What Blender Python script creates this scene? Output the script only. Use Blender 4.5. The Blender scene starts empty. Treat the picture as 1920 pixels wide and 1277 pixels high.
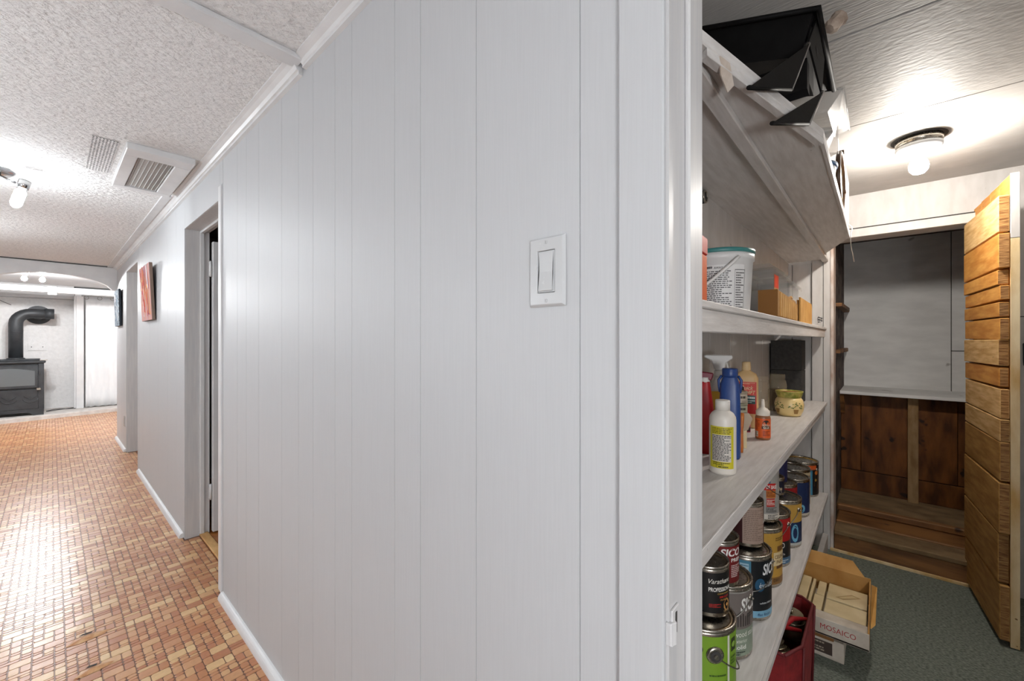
import bpy, bmesh, math, random
from mathutils import Vector, Matrix
random.seed(7)
scene = bpy.context.scene
COL = scene.collection
PI = math.pi
# ---------------------------------------------------------------- camera, world, exposure
F_PX, A = 772.0, math.atan(864 / 772.0)          # level wide-angle camera, hall runs along +Y, closet along +X
CAM_H = 1.22
cam_d = bpy.data.cameras.new('camera'); cam = bpy.data.objects.new('camera', cam_d); COL.objects.link(cam)
cam_d.sensor_width = 36; cam_d.lens = 36 * F_PX / 1920; cam_d.clip_start = .02; cam_d.clip_end = 60
cam_d.shift_y = -1.5 / 1920
cam.location = (0, 0, CAM_H); cam.rotation_euler = (PI / 2, 0, -A)
scene.camera = cam
world = bpy.data.worlds.new('world'); scene.world = world; world.use_nodes = True
world.node_tree.nodes['Background'].inputs[0].default_value = (.9, .95, 1, 1)
world.node_tree.nodes['Background'].inputs[1].default_value = .3
vs = scene.view_settings
vs.view_transform = 'Standard'; vs.look = 'None'; vs.gamma = 1; vs.exposure = 0.0; vs.use_curve_mapping = False
P_HALL, P_FILL_NEAR, P_FILL_STAND, P_FILL_PEND, P_FAR, P_CLOSET = 180, 45, 62, 38, 2400, 600   # emission strengths of the bulbs and the added fill lights

# ---------------------------------------------------------------- helpers
def lin(c):
    def f(v):
        v /= 255.0
        return v / 12.92 if v <= .04045 else ((v + .055) / 1.055) ** 2.4
    return (f(c[0]), f(c[1]), f(c[2]), 1)
MATS = {}
def nmat(name):
    m = bpy.data.materials.new(name); m.use_nodes = True
    nt = m.node_tree; b = nt.nodes['Principled BSDF']
    MATS[name] = m
    return m, nt, b
def plain(rgb, rough=.5, metal=0, name=None, spec=.5):
    k = name or 'c_%d_%d_%d_%d_%d' % (rgb[0], rgb[1], rgb[2], rough * 100, metal * 100)
    if k in MATS: return MATS[k]
    m, nt, b = nmat(k)
    b.inputs['Base Color'].default_value = lin(rgb); b.inputs['Roughness'].default_value = rough
    b.inputs['Metallic'].default_value = metal; b.inputs['Specular IOR Level'].default_value = spec
    n = nt.nodes.new('ShaderNodeTexNoise'); n.inputs['Scale'].default_value = 90; n.inputs['Detail'].default_value = 3
    tc = nt.nodes.new('ShaderNodeTexCoord'); nt.links.new(tc.outputs['Object'], n.inputs['Vector'])
    r = nt.nodes.new('ShaderNodeMapRange'); r.inputs[3].default_value = max(.02, rough - .06); r.inputs[4].default_value = min(1, rough + .06)
    nt.links.new(n.outputs[0], r.inputs[0]); nt.links.new(r.outputs[0], b.inputs['Roughness'])
    return m
def emis(name, rgb, s):
    m, nt, b = nmat(name)
    b.inputs['Base Color'].default_value = (1, 1, 1, 1)
    b.inputs['Emission Color'].default_value = (rgb[0], rgb[1], rgb[2], 1); b.inputs['Emission Strength'].default_value = s
    return m
def glass(name, rgb, alpha, rough=.1):
    m, nt, b = nmat(name)
    b.inputs['Base Color'].default_value = lin(rgb); b.inputs['Roughness'].default_value = rough; b.inputs['Alpha'].default_value = alpha
    return m
def textured(name, c1, c2, rough, stretch=(1, 1, 1), scale=6, detail=6, bump=.2, bdist=.002, bscale=None, bstretch=None,
             lo=.35, hi=.65, spots=None, spot_scale=20, spot_lo=.68, metal=0, rnd=0, spec=.5, bdetail=4):
    """noise driven colour between c1 and c2 (object space), bump from a second noise, optional dark specks."""
    m, nt, b = nmat(name); L = nt.links.new
    tc = nt.nodes.new('ShaderNodeTexCoord'); mp = nt.nodes.new('ShaderNodeMapping'); mp.inputs['Scale'].default_value = stretch
    L(tc.outputs['Object'], mp.inputs['Vector'])
    n = nt.nodes.new('ShaderNodeTexNoise'); n.inputs['Scale'].default_value = scale; n.inputs['Detail'].default_value = detail
    src = mp.outputs[0]
    if rnd:
        oi = nt.nodes.new('ShaderNodeObjectInfo'); ad = nt.nodes.new('ShaderNodeVectorMath'); ad.operation = 'ADD'
        ml = nt.nodes.new('ShaderNodeMath'); ml.operation = 'MULTIPLY'; ml.inputs[1].default_value = 37
        L(oi.outputs['Random'], ml.inputs[0]); L(mp.outputs[0], ad.inputs[0]); L(ml.outputs[0], ad.inputs[1]); src = ad.outputs[0]
    L(src, n.inputs['Vector'])
    cr = nt.nodes.new('ShaderNodeValToRGB'); cr.color_ramp.elements[0].position = lo; cr.color_ramp.elements[1].position = hi
    cr.color_ramp.elements[0].color = lin(c1); cr.color_ramp.elements[1].color = lin(c2)
    L(n.outputs[0], cr.inputs[0]); out = cr.outputs[0]
    if rnd:
        hs = nt.nodes.new('ShaderNodeHueSaturation'); mr = nt.nodes.new('ShaderNodeMapRange')
        mr.inputs[3].default_value = 1 - rnd; mr.inputs[4].default_value = 1 + rnd
        L(oi.outputs['Random'], mr.inputs[0]); L(mr.outputs[0], hs.inputs['Value']); L(out, hs.inputs['Color']); out = hs.outputs[0]
    if spots:
        sn = nt.nodes.new('ShaderNodeTexNoise'); sn.inputs['Scale'].default_value = spot_scale; sn.inputs['Detail'].default_value = 2
        L(tc.outputs['Object'], sn.inputs['Vector'])
        sr = nt.nodes.new('ShaderNodeMapRange'); sr.inputs[1].default_value = spot_lo; sr.inputs[2].default_value = spot_lo + .05
        L(sn.outputs[0], sr.inputs[0])
        mx = nt.nodes.new('ShaderNodeMix'); mx.data_type = 'RGBA'; L(sr.outputs[0], mx.inputs[0]); L(out, mx.inputs[6]); mx.inputs[7].default_value = lin(spots)
        out = mx.outputs[2]
    L(out, b.inputs['Base Color'])
    b.inputs['Roughness'].default_value = rough; b.inputs['Metallic'].default_value = metal; b.inputs['Specular IOR Level'].default_value = spec
    if bump:
        mp2 = nt.nodes.new('ShaderNodeMapping'); mp2.inputs['Scale'].default_value = bstretch or stretch; L(tc.outputs['Object'], mp2.inputs['Vector'])
        n2 = nt.nodes.new('ShaderNodeTexNoise'); n2.inputs['Scale'].default_value = bscale or scale * 3; n2.inputs['Detail'].default_value = bdetail
        L(mp2.outputs[0], n2.inputs['Vector'])
        bp = nt.nodes.new('ShaderNodeBump'); bp.inputs['Strength'].default_value = bump; bp.inputs['Distance'].default_value = bdist
        L(n2.outputs[0], bp.inputs['Height']); L(bp.outputs[0], b.inputs['Normal'])
    return m

class MB:
    def __init__(s): s.v, s.f, s.m, s.sm = [], [], [], []
    def face(s, idx, m=0, sm=False): s.f.append(tuple(idx)); s.m.append(m); s.sm.append(sm)
    def add(s, vs_, fs, m=0, sm=False):
        o = len(s.v); s.v += [tuple(p) for p in vs_]
        for f in fs: s.face([o + i for i in f], m, sm)
        return s
    def box(s, x0, y0, z0, x1, y1, z1, m=0):
        if x0 > x1: x0, x1 = x1, x0
        if y0 > y1: y0, y1 = y1, y0
        if z0 > z1: z0, z1 = z1, z0
        return s.add([(x0, y0, z0), (x1, y0, z0), (x1, y1, z0), (x0, y1, z0), (x0, y0, z1), (x1, y0, z1), (x1, y1, z1), (x0, y1, z1)],
                     [(0, 3, 2, 1), (4, 5, 6, 7), (0, 1, 5, 4), (1, 2, 6, 5), (2, 3, 7, 6), (3, 0, 4, 7)], m)
    def prism(s, poly, a0, a1, axis='z', m=0):
        """extrude a 2D polygon along an axis; poly coords are the other two axes in order."""
        def p(q, a): return {'z': (q[0], q[1], a), 'y': (q[0], a, q[1]), 'x': (a, q[0], q[1])}[axis]
        n = len(poly)
        vs_ = [p(q, a0) for q in poly] + [p(q, a1) for q in poly]
        fs = [tuple(range(n)), tuple(range(n, 2 * n))] + [(i, (i + 1) % n, n + (i + 1) % n, n + i) for i in range(n)]
        return s.add(vs_, fs, m)
    def lathe(s, prof, seg=28, c=(0, 0, 0), m=0, sm=True, sx=1, sy=1, cap=True):
        o = len(s.v); n = len(prof)
        for r, z in prof:
            for k in range(seg):
                t = 2 * PI * k / seg; s.v.append((c[0] + r * sx * math.cos(t), c[1] + r * sy * math.sin(t), c[2] + z))
        for i in range(n - 1):
            for k in range(seg):
                k2 = (k + 1) % seg; s.face((o + i * seg + k, o + i * seg + k2, o + (i + 1) * seg + k2, o + (i + 1) * seg + k), m, sm)
        if cap:
            s.face([o + k for k in range(seg)][::-1], m); s.face([o + (n - 1) * seg + k for k in range(seg)], m)
        return s
    def loft(s, secs, seg=24, m=0, sm=True, e=4.0):
        """secs: (z, cx, cy, rx, ry) superellipse sections."""
        o = len(s.v)
        for z, cx, cy, rx, ry in secs:
            for k in range(seg):
                t = 2 * PI * k / seg; c, q = math.cos(t), math.sin(t)
                s.v.append((cx + rx * math.copysign(abs(c) ** (2 / e), c), cy + ry * math.copysign(abs(q) ** (2 / e), q), z))
        for i in range(len(secs) - 1):
            for k in range(seg):
                k2 = (k + 1) % seg; s.face((o + i * seg + k, o + i * seg + k2, o + (i + 1) * seg + k2, o + (i + 1) * seg + k), m, sm)
        s.face([o + k for k in range(seg)][::-1], m); s.face([o + (len(secs) - 1) * seg + k for k in range(seg)], m)
        return s
    def tube(s, pts, r, seg=8, m=0, sm=True, cap=True):
        pts = [Vector(p) for p in pts]; o = len(s.v); n = len(pts)
        rs = r if isinstance(r, (list, tuple)) else [r] * n
        up = None
        for i, p in enumerate(pts):
            d = (pts[min(i + 1, n - 1)] - pts[max(i - 1, 0)]).normalized()
            if up is None:
                up = Vector((0, 0, 1)) if abs(d.z) < .9 else Vector((1, 0, 0))
            a = d.cross(up)
            if a.length < 1e-6: a = d.orthogonal()
            a.normalize(); b = a.cross(d).normalized(); up = b
            for k in range(seg):
                t = 2 * PI * k / seg; s.v.append(tuple(p + rs[i] * (math.cos(t) * a + math.sin(t) * b)))
        for i in range(n - 1):
            for k in range(seg):
                k2 = (k + 1) % seg; s.face((o + i * seg + k, o + i * seg + k2, o + (i + 1) * seg + k2, o + (i + 1) * seg + k), m, sm)
        if cap:
            s.face([o + k for k in range(seg)][::-1], m); s.face([o + (n - 1) * seg + k for k in range(seg)], m)
        return s
    def plate(s, poly3, t, m=0):
        """a thick plate from a planar 3D polygon."""
        P = [Vector(p) for p in poly3]; nrm = (P[1] - P[0]).cross(P[2] - P[0]).normalized() * t
        n = len(P)
        return s.add([tuple(p) for p in P] + [tuple(p + nrm) for p in P],
                     [tuple(range(n)), tuple(range(n, 2 * n))[::-1]] + [(i, n + i, n + (i + 1) % n, (i + 1) % n) for i in range(n)], m)
    def build(s, name, mats, parent=None, bevel=0, bseg=1, fix=True):
        me = bpy.data.meshes.new(name); me.from_pydata(s.v, [], s.f)
        if not isinstance(mats, (list, tuple)): mats = [mats]
        for mt in mats: me.materials.append(mt)
        me.polygons.foreach_set('material_index', s.m); me.polygons.foreach_set('use_smooth', s.sm)
        if bevel or fix:
            bm = bmesh.new(); bm.from_mesh(me)
            if fix: bmesh.ops.recalc_face_normals(bm, faces=bm.faces)
            if bevel:
                es = [e for e in bm.edges if len(e.link_faces) == 2 and e.calc_face_angle(0) > .5]
                bmesh.ops.bevel(bm, geom=es, offset=bevel, segments=bseg, affect='EDGES', clamp_overlap=True)
            bm.to_mesh(me); bm.free()
        me.update()
        o = bpy.data.objects.new(name, me); COL.objects.link(o)
        if parent: o.parent = parent
        return o
def tag(o, label, cat, group=None, kind=None):
    o['label'] = label; o['category'] = cat
    if group: o['group'] = group
    if kind: o['kind'] = kind
    return o
def struct(o, label, cat): return tag(o, label, cat, None, 'structure')
def thing(name, label, cat, loc=(0, 0, 0), rz=0, group=None):
    o = bpy.data.objects.new(name, None); o.empty_display_size = .05; COL.objects.link(o)
    o.location = loc; o.rotation_euler = (0, 0, rz); return tag(o, label, cat, group)
def B(name, mat, parent, *b, bevel=0):
    return MB().box(*b).build(name, mat, parent, bevel=bevel)

# flat print: rectangles, discs, rows of small type and lettering mapped by fn(u, v, lift) -> point
TXT = {}
def text_geo(st, bold=0, shear=0):
    k = (st, bold, shear)
    if k in TXT: return TXT[k]
    cu = bpy.data.curves.new('t', 'FONT'); cu.body = st; cu.size = 1; cu.offset = bold; cu.shear = shear; cu.resolution_u = 3
    ob = bpy.data.objects.new('t', cu); COL.objects.link(ob)
    dg = bpy.context.evaluated_depsgraph_get(); me = ob.evaluated_get(dg).to_mesh()
    vs_ = [(v.co.x, v.co.y) for v in me.vertices]; fs = [tuple(p.vertices) for p in me.polygons]
    ob.evaluated_get(dg).to_mesh_clear(); bpy.data.objects.remove(ob); bpy.data.curves.remove(cu)
    if not vs_: vs_, fs = [(0, 0)], []
    x0 = min(p[0] for p in vs_); x1 = max(p[0] for p in vs_)
    TXT[k] = ([(p[0] - x0, p[1]) for p in vs_], fs, x1 - x0)
    return TXT[k]
class Print:
    def __init__(s, fn, step=.012): s.fn, s.mb, s.mats, s.lift, s.step = fn, MB(), [], .0004, step
    def mi(s, mat):
        if mat not in s.mats: s.mats.append(mat)
        return s.mats.index(mat)
    def up(s): s.lift += .0003; return s
    def rect(s, u0, v0, u1, v1, rgb, rough=.45):
        m = s.mi(plain(rgb, rough)); n = max(1, int(abs(u1 - u0) / s.step))
        P = []
        for i in range(n + 1):
            u = u0 + (u1 - u0) * i / n; P += [s.fn(u, v0, s.lift), s.fn(u, v1, s.lift)]
        s.mb.add(P, [(2 * i, 2 * i + 2, 2 * i + 3, 2 * i + 1) for i in range(n)], m, True); return s
    def disc(s, u, v, ru, rgb, rv=None, n=18):
        m = s.mi(plain(rgb, .45)); rv = rv or ru
        P = [s.fn(u, v, s.lift)] + [s.fn(u + ru * math.cos(2 * PI * k / n), v + rv * math.sin(2 * PI * k / n), s.lift) for k in range(n)]
        s.mb.add(P, [(0, 1 + k, 1 + (k + 1) % n) for k in range(n)], m, True); return s
    def poly(s, pts, rgb):
        m = s.mi(plain(rgb, .45)); s.mb.add([s.fn(u, v, s.lift) for u, v in pts], [tuple(range(len(pts)))], m); return s
    def text(s, st, u, v, h, rgb, width=None, bold=.012, shear=0, align='l', rough=.45):
        m = s.mi(plain(rgb, rough)); vs_, fs, w = text_geo(st, bold, shear)
        k = h / .72; kx = (width / w) if width else k
        off = -w * kx / 2 if align == 'c' else 0
        s.mb.add([s.fn(u + off + x * kx, v + y * k, s.lift) for x, y in vs_], fs, m); return s
    def lines(s, u0, v0, u1, v1, n, rgb, fill=.55, seed=1):
        rg = random.Random(seed); m = s.mi(plain(rgb, .5)); dv = (v1 - v0) / n
        for i in range(n):
            u = u0; vb = v1 - (i + 1) * dv + dv * .25; end = u1 - (u1 - u0) * rg.choice((0, 0, .1, .35))
            while u < end - (u1 - u0) * .04:
                w = (u1 - u0) * rg.uniform(.04, .16); e = min(end, u + w)
                s.mb.add([s.fn(u, vb, s.lift), s.fn(e, vb, s.lift), s.fn(e, vb + dv * fill, s.lift), s.fn(u, vb + dv * fill, s.lift)], [(0, 1, 2, 3)], m)
                u = e + (u1 - u0) * .025
        return s
    def build(s, name, parent): return s.mb.build(name, s.mats, parent, fix=False)
def cyl_fn(r, a0):
    return lambda u, v, l: ((r + l) * math.cos(a0 + u / r), (r + l) * math.sin(a0 + u / r), v)
def plane_fn(o, ux, vx, n):
    o, ux, vx, n = Vector(o), Vector(ux), Vector(vx), Vector(n)
    return lambda u, v, l: tuple(o + ux * u + vx * v + n * l)

# ---------------------------------------------------------------- materials
M_WALL = textured('hall_wall_paint', (191, 192, 194), (194, 195, 197), .5, (1, 60, 1.2), 8, 4, .09, .0006, 26, (1, 60, 1.6), spec=.45)
M_TRIM = textured('trim_paint', (214, 214, 215), (222, 222, 222), .38, (1, 1, 1), 9, 3, .08, .001, 60)
M_JAMB = textured('jamb_paint', (200, 199, 200), (210, 208, 207), .42, (10, 10, .6), 8, 4, .15, .001, 20)
M_CEIL = textured('stipple_ceiling', (232, 231, 230), (240, 239, 238), .8, (1, 1, 1), 40, 4, 1, .016, 48, (1, 1.6, 1), bdetail=5, spec=.2)
M_FARWALL = textured('rough_plaster', (228, 227, 226), (236, 235, 234), .8, (1, 1, 1), 20, 4, .6, .012, 30)
M_CLOS = textured('closet_paint', (186, 182, 178), (197, 193, 190), .55, (3, 3, 1), 9, 5, .35, .002, 28, spots=(95, 82, 72), spot_scale=48, spot_lo=.76)
M_SHELF = textured('shelf_paint', (198, 193, 189), (214, 210, 207), .5, (1, 9, 9), 8, 6, .5, .002, 22, (1, 8, 8), spots=(80, 72, 66), spot_scale=60, spot_lo=.755)
M_CC = [textured('closet_ceiling_board', (166, 162, 158), (176, 172, 168), .6, (1, 1, 1), 8, 5, .35, .005, b, st, bdetail=3)
        for b, st in ((26, (6, 1, 1)), (26, (3, 1.4, 1)), (9, (3, .7, 1)))]
M_CARPET = textured('green_carpet', (90, 97, 88), (134, 139, 129), .95, (1, .5, 1), 190, 2, 1, .006, 190, (1, .5, 1), spec=.1)
M_PLANK = textured('orange_plank', (186, 122, 52), (214, 156, 80), .6, (1.5, 1, 9), 5, 6, .4, .002, 9, rnd=.1, spots=(92, 50, 18), spot_scale=42, spot_lo=.735, spec=.3)
M_PLANK2 = textured('pale_plank', (196, 152, 92), (226, 190, 134), .65, (1.5, 1, 12), 6, 6, .4, .002, 9, rnd=.08, spots=(110, 70, 34), spot_scale=36, spot_lo=.72, spec=.3)
M_PLANK3 = textured('tan_plank', (160, 116, 58), (194, 150, 88), .65, (1.5, 1, 9), 5, 6, .4, .002, 9, rnd=.12, spots=(92, 56, 24), spot_scale=40, spot_lo=.73, spec=.3)
M_ENDGR = textured('end_grain', (120, 76, 34), (186, 140, 84), .8, (1, 6, 60), 4, 5, .8, .004, 6, rnd=.25)
M_RAW = textured('raw_pine_edge', (196, 158, 96), (236, 218, 180), .6, (3, 3, 1), 4, 5, .3, .002, 20, spots=(120, 80, 40), spot_scale=40, spot_lo=.74)
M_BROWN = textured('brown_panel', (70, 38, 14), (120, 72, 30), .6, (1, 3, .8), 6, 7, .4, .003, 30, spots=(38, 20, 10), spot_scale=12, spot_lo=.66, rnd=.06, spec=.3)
M_SILL = textured('worn_sill_wood', (92, 58, 26), (140, 96, 52), .65, (1, .4, 3), 9, 7, .5, .003, 20, spots=(62, 38, 18), spot_scale=9, spot_lo=.68, rnd=.05)
M_EARTH = textured('dusty_boards', (104, 82, 54), (136, 112, 80), .9, (1, .5, 1), 14, 6, .4, .004, 60)
M_WASH = textured('whitewashed_panel', (216, 215, 213), (232, 231, 229), .7, (1, 1.5, 5), 3, 7, .25, .002, 50, spots=(122, 114, 106), spot_scale=7, spot_lo=.72)
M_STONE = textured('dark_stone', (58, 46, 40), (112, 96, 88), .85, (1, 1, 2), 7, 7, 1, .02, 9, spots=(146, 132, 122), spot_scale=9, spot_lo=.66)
M_CARD = textured('cardboard', (168, 120, 60), (186, 140, 78), .8, (1, 1, 1), 14, 4, .15, .001, 80)
M_CARD2 = textured('cardboard_bright', (190, 138, 66), (208, 158, 86), .8, (1, 1, 1), 14, 4, .15, .001, 80)
M_TILE = textured('cream_tile', (206, 186, 142), (222, 204, 164), .45, (1, 1, 1), 12, 5, .1, .001, 60)
M_BLACKP = textured('black_plastic', (14, 13, 13), (20, 19, 19), .6, (1, 1, 1), 30, 4, .12, .001, 120, spots=(212, 210, 206), spot_scale=34, spot_lo=.79, spec=.12)
M_IRON = textured('stove_iron', (38, 41, 44), (50, 53, 56), .5, (1, 1, 1), 10, 4, .15, .001, 160)
M_STEEL = plain((176, 170, 160), .28, 1, 'can_steel')
M_LID = textured('old_lid', (104, 88, 66), (150, 132, 106), .35, (1, 1, 1), 22, 4, .15, .001, 40, metal=.7, spots=(196, 176, 150), spot_scale=18, spot_lo=.7)
M_CHROME = plain((200, 200, 200), .15, 1, 'chrome')
M_WIRE = plain((150, 146, 140), .3, 1, 'wire')
M_SWITCH = plain((196, 197, 198), .25, 0, 'switch_plastic')
M_GAP = plain((60, 58, 56), .9, 0, 'dark_void')
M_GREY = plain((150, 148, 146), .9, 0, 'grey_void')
E_HALL = emis('hall_bulb_glow', (.9, .96, 1), P_HALL); E_FILL_NEAR = emis('near_fill_glow', (.93, .97, 1), P_FILL_NEAR); E_FILL_STAND = emis('standing_fill_glow', (.95, .98, 1), P_FILL_STAND)
E_FAR = emis('far_bulb_glow', (.96, .98, 1), P_FAR); E_CLOS = emis('closet_bulb_glow', (1, .95, .88), P_CLOSET)

# vinyl: tile colour from a colour attribute, glossy wavy sheet
def vinyl():
    m, nt, b = nmat('vinyl_tiles'); L = nt.links.new
    at = nt.nodes.new('ShaderNodeAttribute'); at.attribute_name = 'Col'
    tc = nt.nodes.new('ShaderNodeTexCoord'); n = nt.nodes.new('ShaderNodeTexNoise'); n.inputs['Scale'].default_value = 70; n.inputs['Detail'].default_value = 5
    L(tc.outputs['Object'], n.inputs['Vector'])
    mr = nt.nodes.new('ShaderNodeMapRange'); mr.inputs[3].default_value = .82; mr.inputs[4].default_value = 1.16; L(n.outputs[0], mr.inputs[0])
    hs = nt.nodes.new('ShaderNodeHueSaturation'); L(at.outputs['Color'], hs.inputs['Color']); L(mr.outputs[0], hs.inputs['Value']); L(hs.outputs[0], b.inputs['Base Color'])
    b.inputs['Roughness'].default_value = .33; b.inputs['Specular IOR Level'].default_value = .5; b.inputs['Coat Weight'].default_value = .35; b.inputs['Coat Roughness'].default_value = .3
    n1 = nt.nodes.new('ShaderNodeTexNoise'); n1.inputs['Scale'].default_value = 5; n1.inputs['Detail'].default_value = 2; L(tc.outputs['Object'], n1.inputs['Vector'])
    b1 = nt.nodes.new('ShaderNodeBump'); b1.inputs['Strength'].default_value = .5; b1.inputs['Distance'].default_value = .012; L(n1.outputs[0], b1.inputs['Height'])
    b2 = nt.nodes.new('ShaderNodeBump'); b2.inputs['Strength'].default_value = .25; b2.inputs['Distance'].default_value = .002; L(n.outputs[0], b2.inputs['Height'])
    L(b1.outputs[0], b2.inputs['Normal']); L(b2.outputs[0], b.inputs['Normal'])
    return m
M_VINYL = vinyl()
M_GROUT = textured('vinyl_grout', (98, 66, 50), (116, 80, 60), .35, (1, 1, 1), 40, 3, .2, .001, 60)

# ================================================================ THE SETTING
D1a, D1b, D1h = 2.376, 3.163, 1.897; D2a, D2b, D2h = 5.215, 6.08, 1.955
W = .542; CZ = 2.115                                    # hall wall plane, hall ceiling
HALL_L, HALL_B, HALL_E = -1.25, -2.4, 7.05
# ---- hall floor with embossed vinyl tiles
floor = MB().box(-2.3, HALL_B, -.06, W + .073, 10.6, -.0016).box(W + .073, 7.1, -.06, 1.7, 10.6, -.0016).build('floor', M_GROUT)
struct(floor, 'orange tan brick-pattern vinyl floor of the hallway', 'floor')
PAL = [((198, 146, 102), 5), ((190, 134, 92), 6), ((184, 124, 82), 5), ((174, 112, 74), 3), ((204, 158, 112), 4), ((212, 172, 124), 1), ((180, 118, 80), 4)]
PALX = [c for c, n in PAL for _ in range(n)]
def tiles():
    rg = random.Random(11); out = []; cw = .0865; gap = .0024; period = .45
    def column():                                          # one repeat of the printed pattern
        y = 0; cells = []; pale_done = False
        while y < period - .02:
            k = rg.random(); big = .057
            if k < .34:
                h = .044; pale = not pale_done and rg.random() < .5; pale_done = pale_done or pale
                c1 = (214, 176, 126) if pale else rg.choice(PALX); c2 = (216, 182, 134) if pale else rg.choice(PALX)
                row = [(0, big, 0, h, c1), (big, cw, 0, h, c2)]
            elif k < .52:
                h = .0185; row = [(0, big, 0, h, rg.choice(PALX)), (big, cw, 0, h, rg.choice(PALX))]
            elif k < .60:
                h = .0185; row = [(0, cw, 0, h, rg.choice(PALX))]
            else:
                h = .047; row = []; t = cw / 3
                for i in range(3):
                    q = rg.random(); a_, b_ = i * t, i * t + t
                    if q < .35: row += [(a_, b_, 0, .031, rg.choice(PALX)), (a_, b_, .031, h, rg.choice(PALX))]
                    elif q < .7: row += [(a_, b_, 0, .016, rg.choice(PALX)), (a_, b_, .016, h, rg.choice(PALX))]
                    else: row += [(a_, b_, 0, h, rg.choice(PALX))]
            if rg.random() < .5: row = [(cw - b_, cw - a_, c_, d_, e_) for a_, b_, c_, d_, e_ in row]
            f = min(1, (period - y) / h) if y + h > period - .012 else 1
            if f < 1 or period - (y + h) < .012: f = (period - y) / h
            cells += [(a_, b_, y + c_ * f, y + d_ * f, e_) for a_, b_, c_, d_, e_ in row]; y += h * f
        return cells
    kinds = [column() for _ in range(4)]
    x = -1.26; ci = 0
    while x < 1.2:
        y = .30 + (ci * .17) % period; cells = kinds[(ci * 3) % 4]; ci += 1
        while y < 9.7:
            for a_, b_, c_, d_, e_ in cells:
                x0, x1, y0, y1 = x + a_ + gap / 2, x + b_ - gap / 2, y + c_ + gap / 2, y + d_ - gap / 2
                ym = (y0 + y1) / 2
                lim = 1.15 if ym > 7.15 else (.612 if D1a + .02 < ym < D1b - .02 or D2a + .02 < ym < D2b - .02 else W - .004)
                x1 = min(x1, lim)
                if x1 - x0 > .006 and ym > .75 and ym < 9.75: out.append((x0, y0, x1, y1, e_))
            y += period
        x += cw
    return out
def tile_geo(mb, cols, t):
    x0, y0, x1, y1, c = t; ch = min(.004, (y1 - y0) * .3, (x1 - x0) * .3); o = len(mb.v)
    ring = [(x0 + ch, y0), (x1 - ch, y0), (x1, y0 + ch), (x1, y1 - ch), (x1 - ch, y1), (x0 + ch, y1), (x0, y1 - ch), (x0, y0 + ch)]
    cx, cy = (x0 + x1) / 2, (y0 + y1) / 2; i_ = .0012
    for px, py in ring: mb.v.append((px, py, -.0016))
    for px, py in ring: mb.v.append((px - math.copysign(i_, px - cx), py - math.copysign(i_, py - cy), 0))
    for k in range(8): mb.face((o + k, o + (k + 1) % 8, o + 8 + (k + 1) % 8, o + 8 + k))
    mb.face(range(o + 8, o + 16)); cols.extend([lin(c)] * 9)
def tile_mesh(name, ts, parent):
    mb, cols = MB(), []
    for t in ts: tile_geo(mb, cols, t)
    ob = mb.build(name, M_VINYL, parent, fix=False)
    at = ob.data.attributes.new('Col', 'FLOAT_COLOR', 'FACE'); at.data.foreach_set('color', [v for c in cols for v in c])
    return ob
fx, fy = math.sin(A), math.cos(A); rx_, ry_ = math.cos(A), -math.sin(A)
def visible(t):
    x, y = (t[0] + t[2]) / 2, (t[1] + t[3]) / 2; w = x * fx + y * fy
    u = (x * rx_ + y * ry_) / w * F_PX; v = CAM_H / w * F_PX
    return abs(u) < 960 and v < 638
TS = tiles(); vis = [t for t in TS if visible(t)]
vis.sort(key=lambda t: -((t[2] - t[0]) * (t[3] - t[1])) / ((t[0] + t[2]) / 2 * fx + (t[1] + t[3]) / 2 * fy) ** 3)
single = vis[:300]; sset = set(id(t) for t in single)
for t in single: tile_mesh('tile', [t], floor)
rest = tile_mesh('tile_field', [t for t in TS if id(t) not in sset], floor); rest['kind'] = 'stuff'
# torn places in the vinyl
for (cx, cy, s_) in ((.095, 2.42, 1.0), (.10, 2.17, .8)):
    mb = MB()
    P = [(-.06, -.015), (-.02, -.03), (.05, -.02), (.075, .0), (.03, .022), (-.03, .018)]
    mb.add([(cx + a_ * s_, cy + b_ * s_, .0012) for a_, b_ in P] + [(cx, cy, .009 * s_)], [(i, (i + 1) % 6, 6) for i in range(6)])
    o = mb.build('vinyl_tear', textured('torn_vinyl%d' % int(cy * 100), (176, 116, 62), (214, 168, 122), .4, (1, 1, 1), 30, 4, .6, .004, 60), floor)
    o['label'] = 'torn and lifted patch in the vinyl'
    MB().prism([(cx - .02 * s_, cy + .012), (cx + .015 * s_, cy + .006), (cx + .02 * s_, cy + .016), (cx - .01 * s_, cy + .02)], .0105 * s_, .0112 * s_).build('tear_hole', M_GAP, o)

# ---- hall ceiling
ceil = MB().box(HALL_L, HALL_B, CZ, W + .1, HALL_E, CZ + .05).build('ceiling', M_CEIL)
struct(ceil, 'white stippled plaster ceiling of the hallway', 'ceiling')
struct(MB().box(HALL_L, 1.352, CZ - .017, W - .012, 1.412, CZ).build('trim_1', M_TRIM, bevel=.003), 'flat white batten crossing the hallway ceiling', 'trim')
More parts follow.
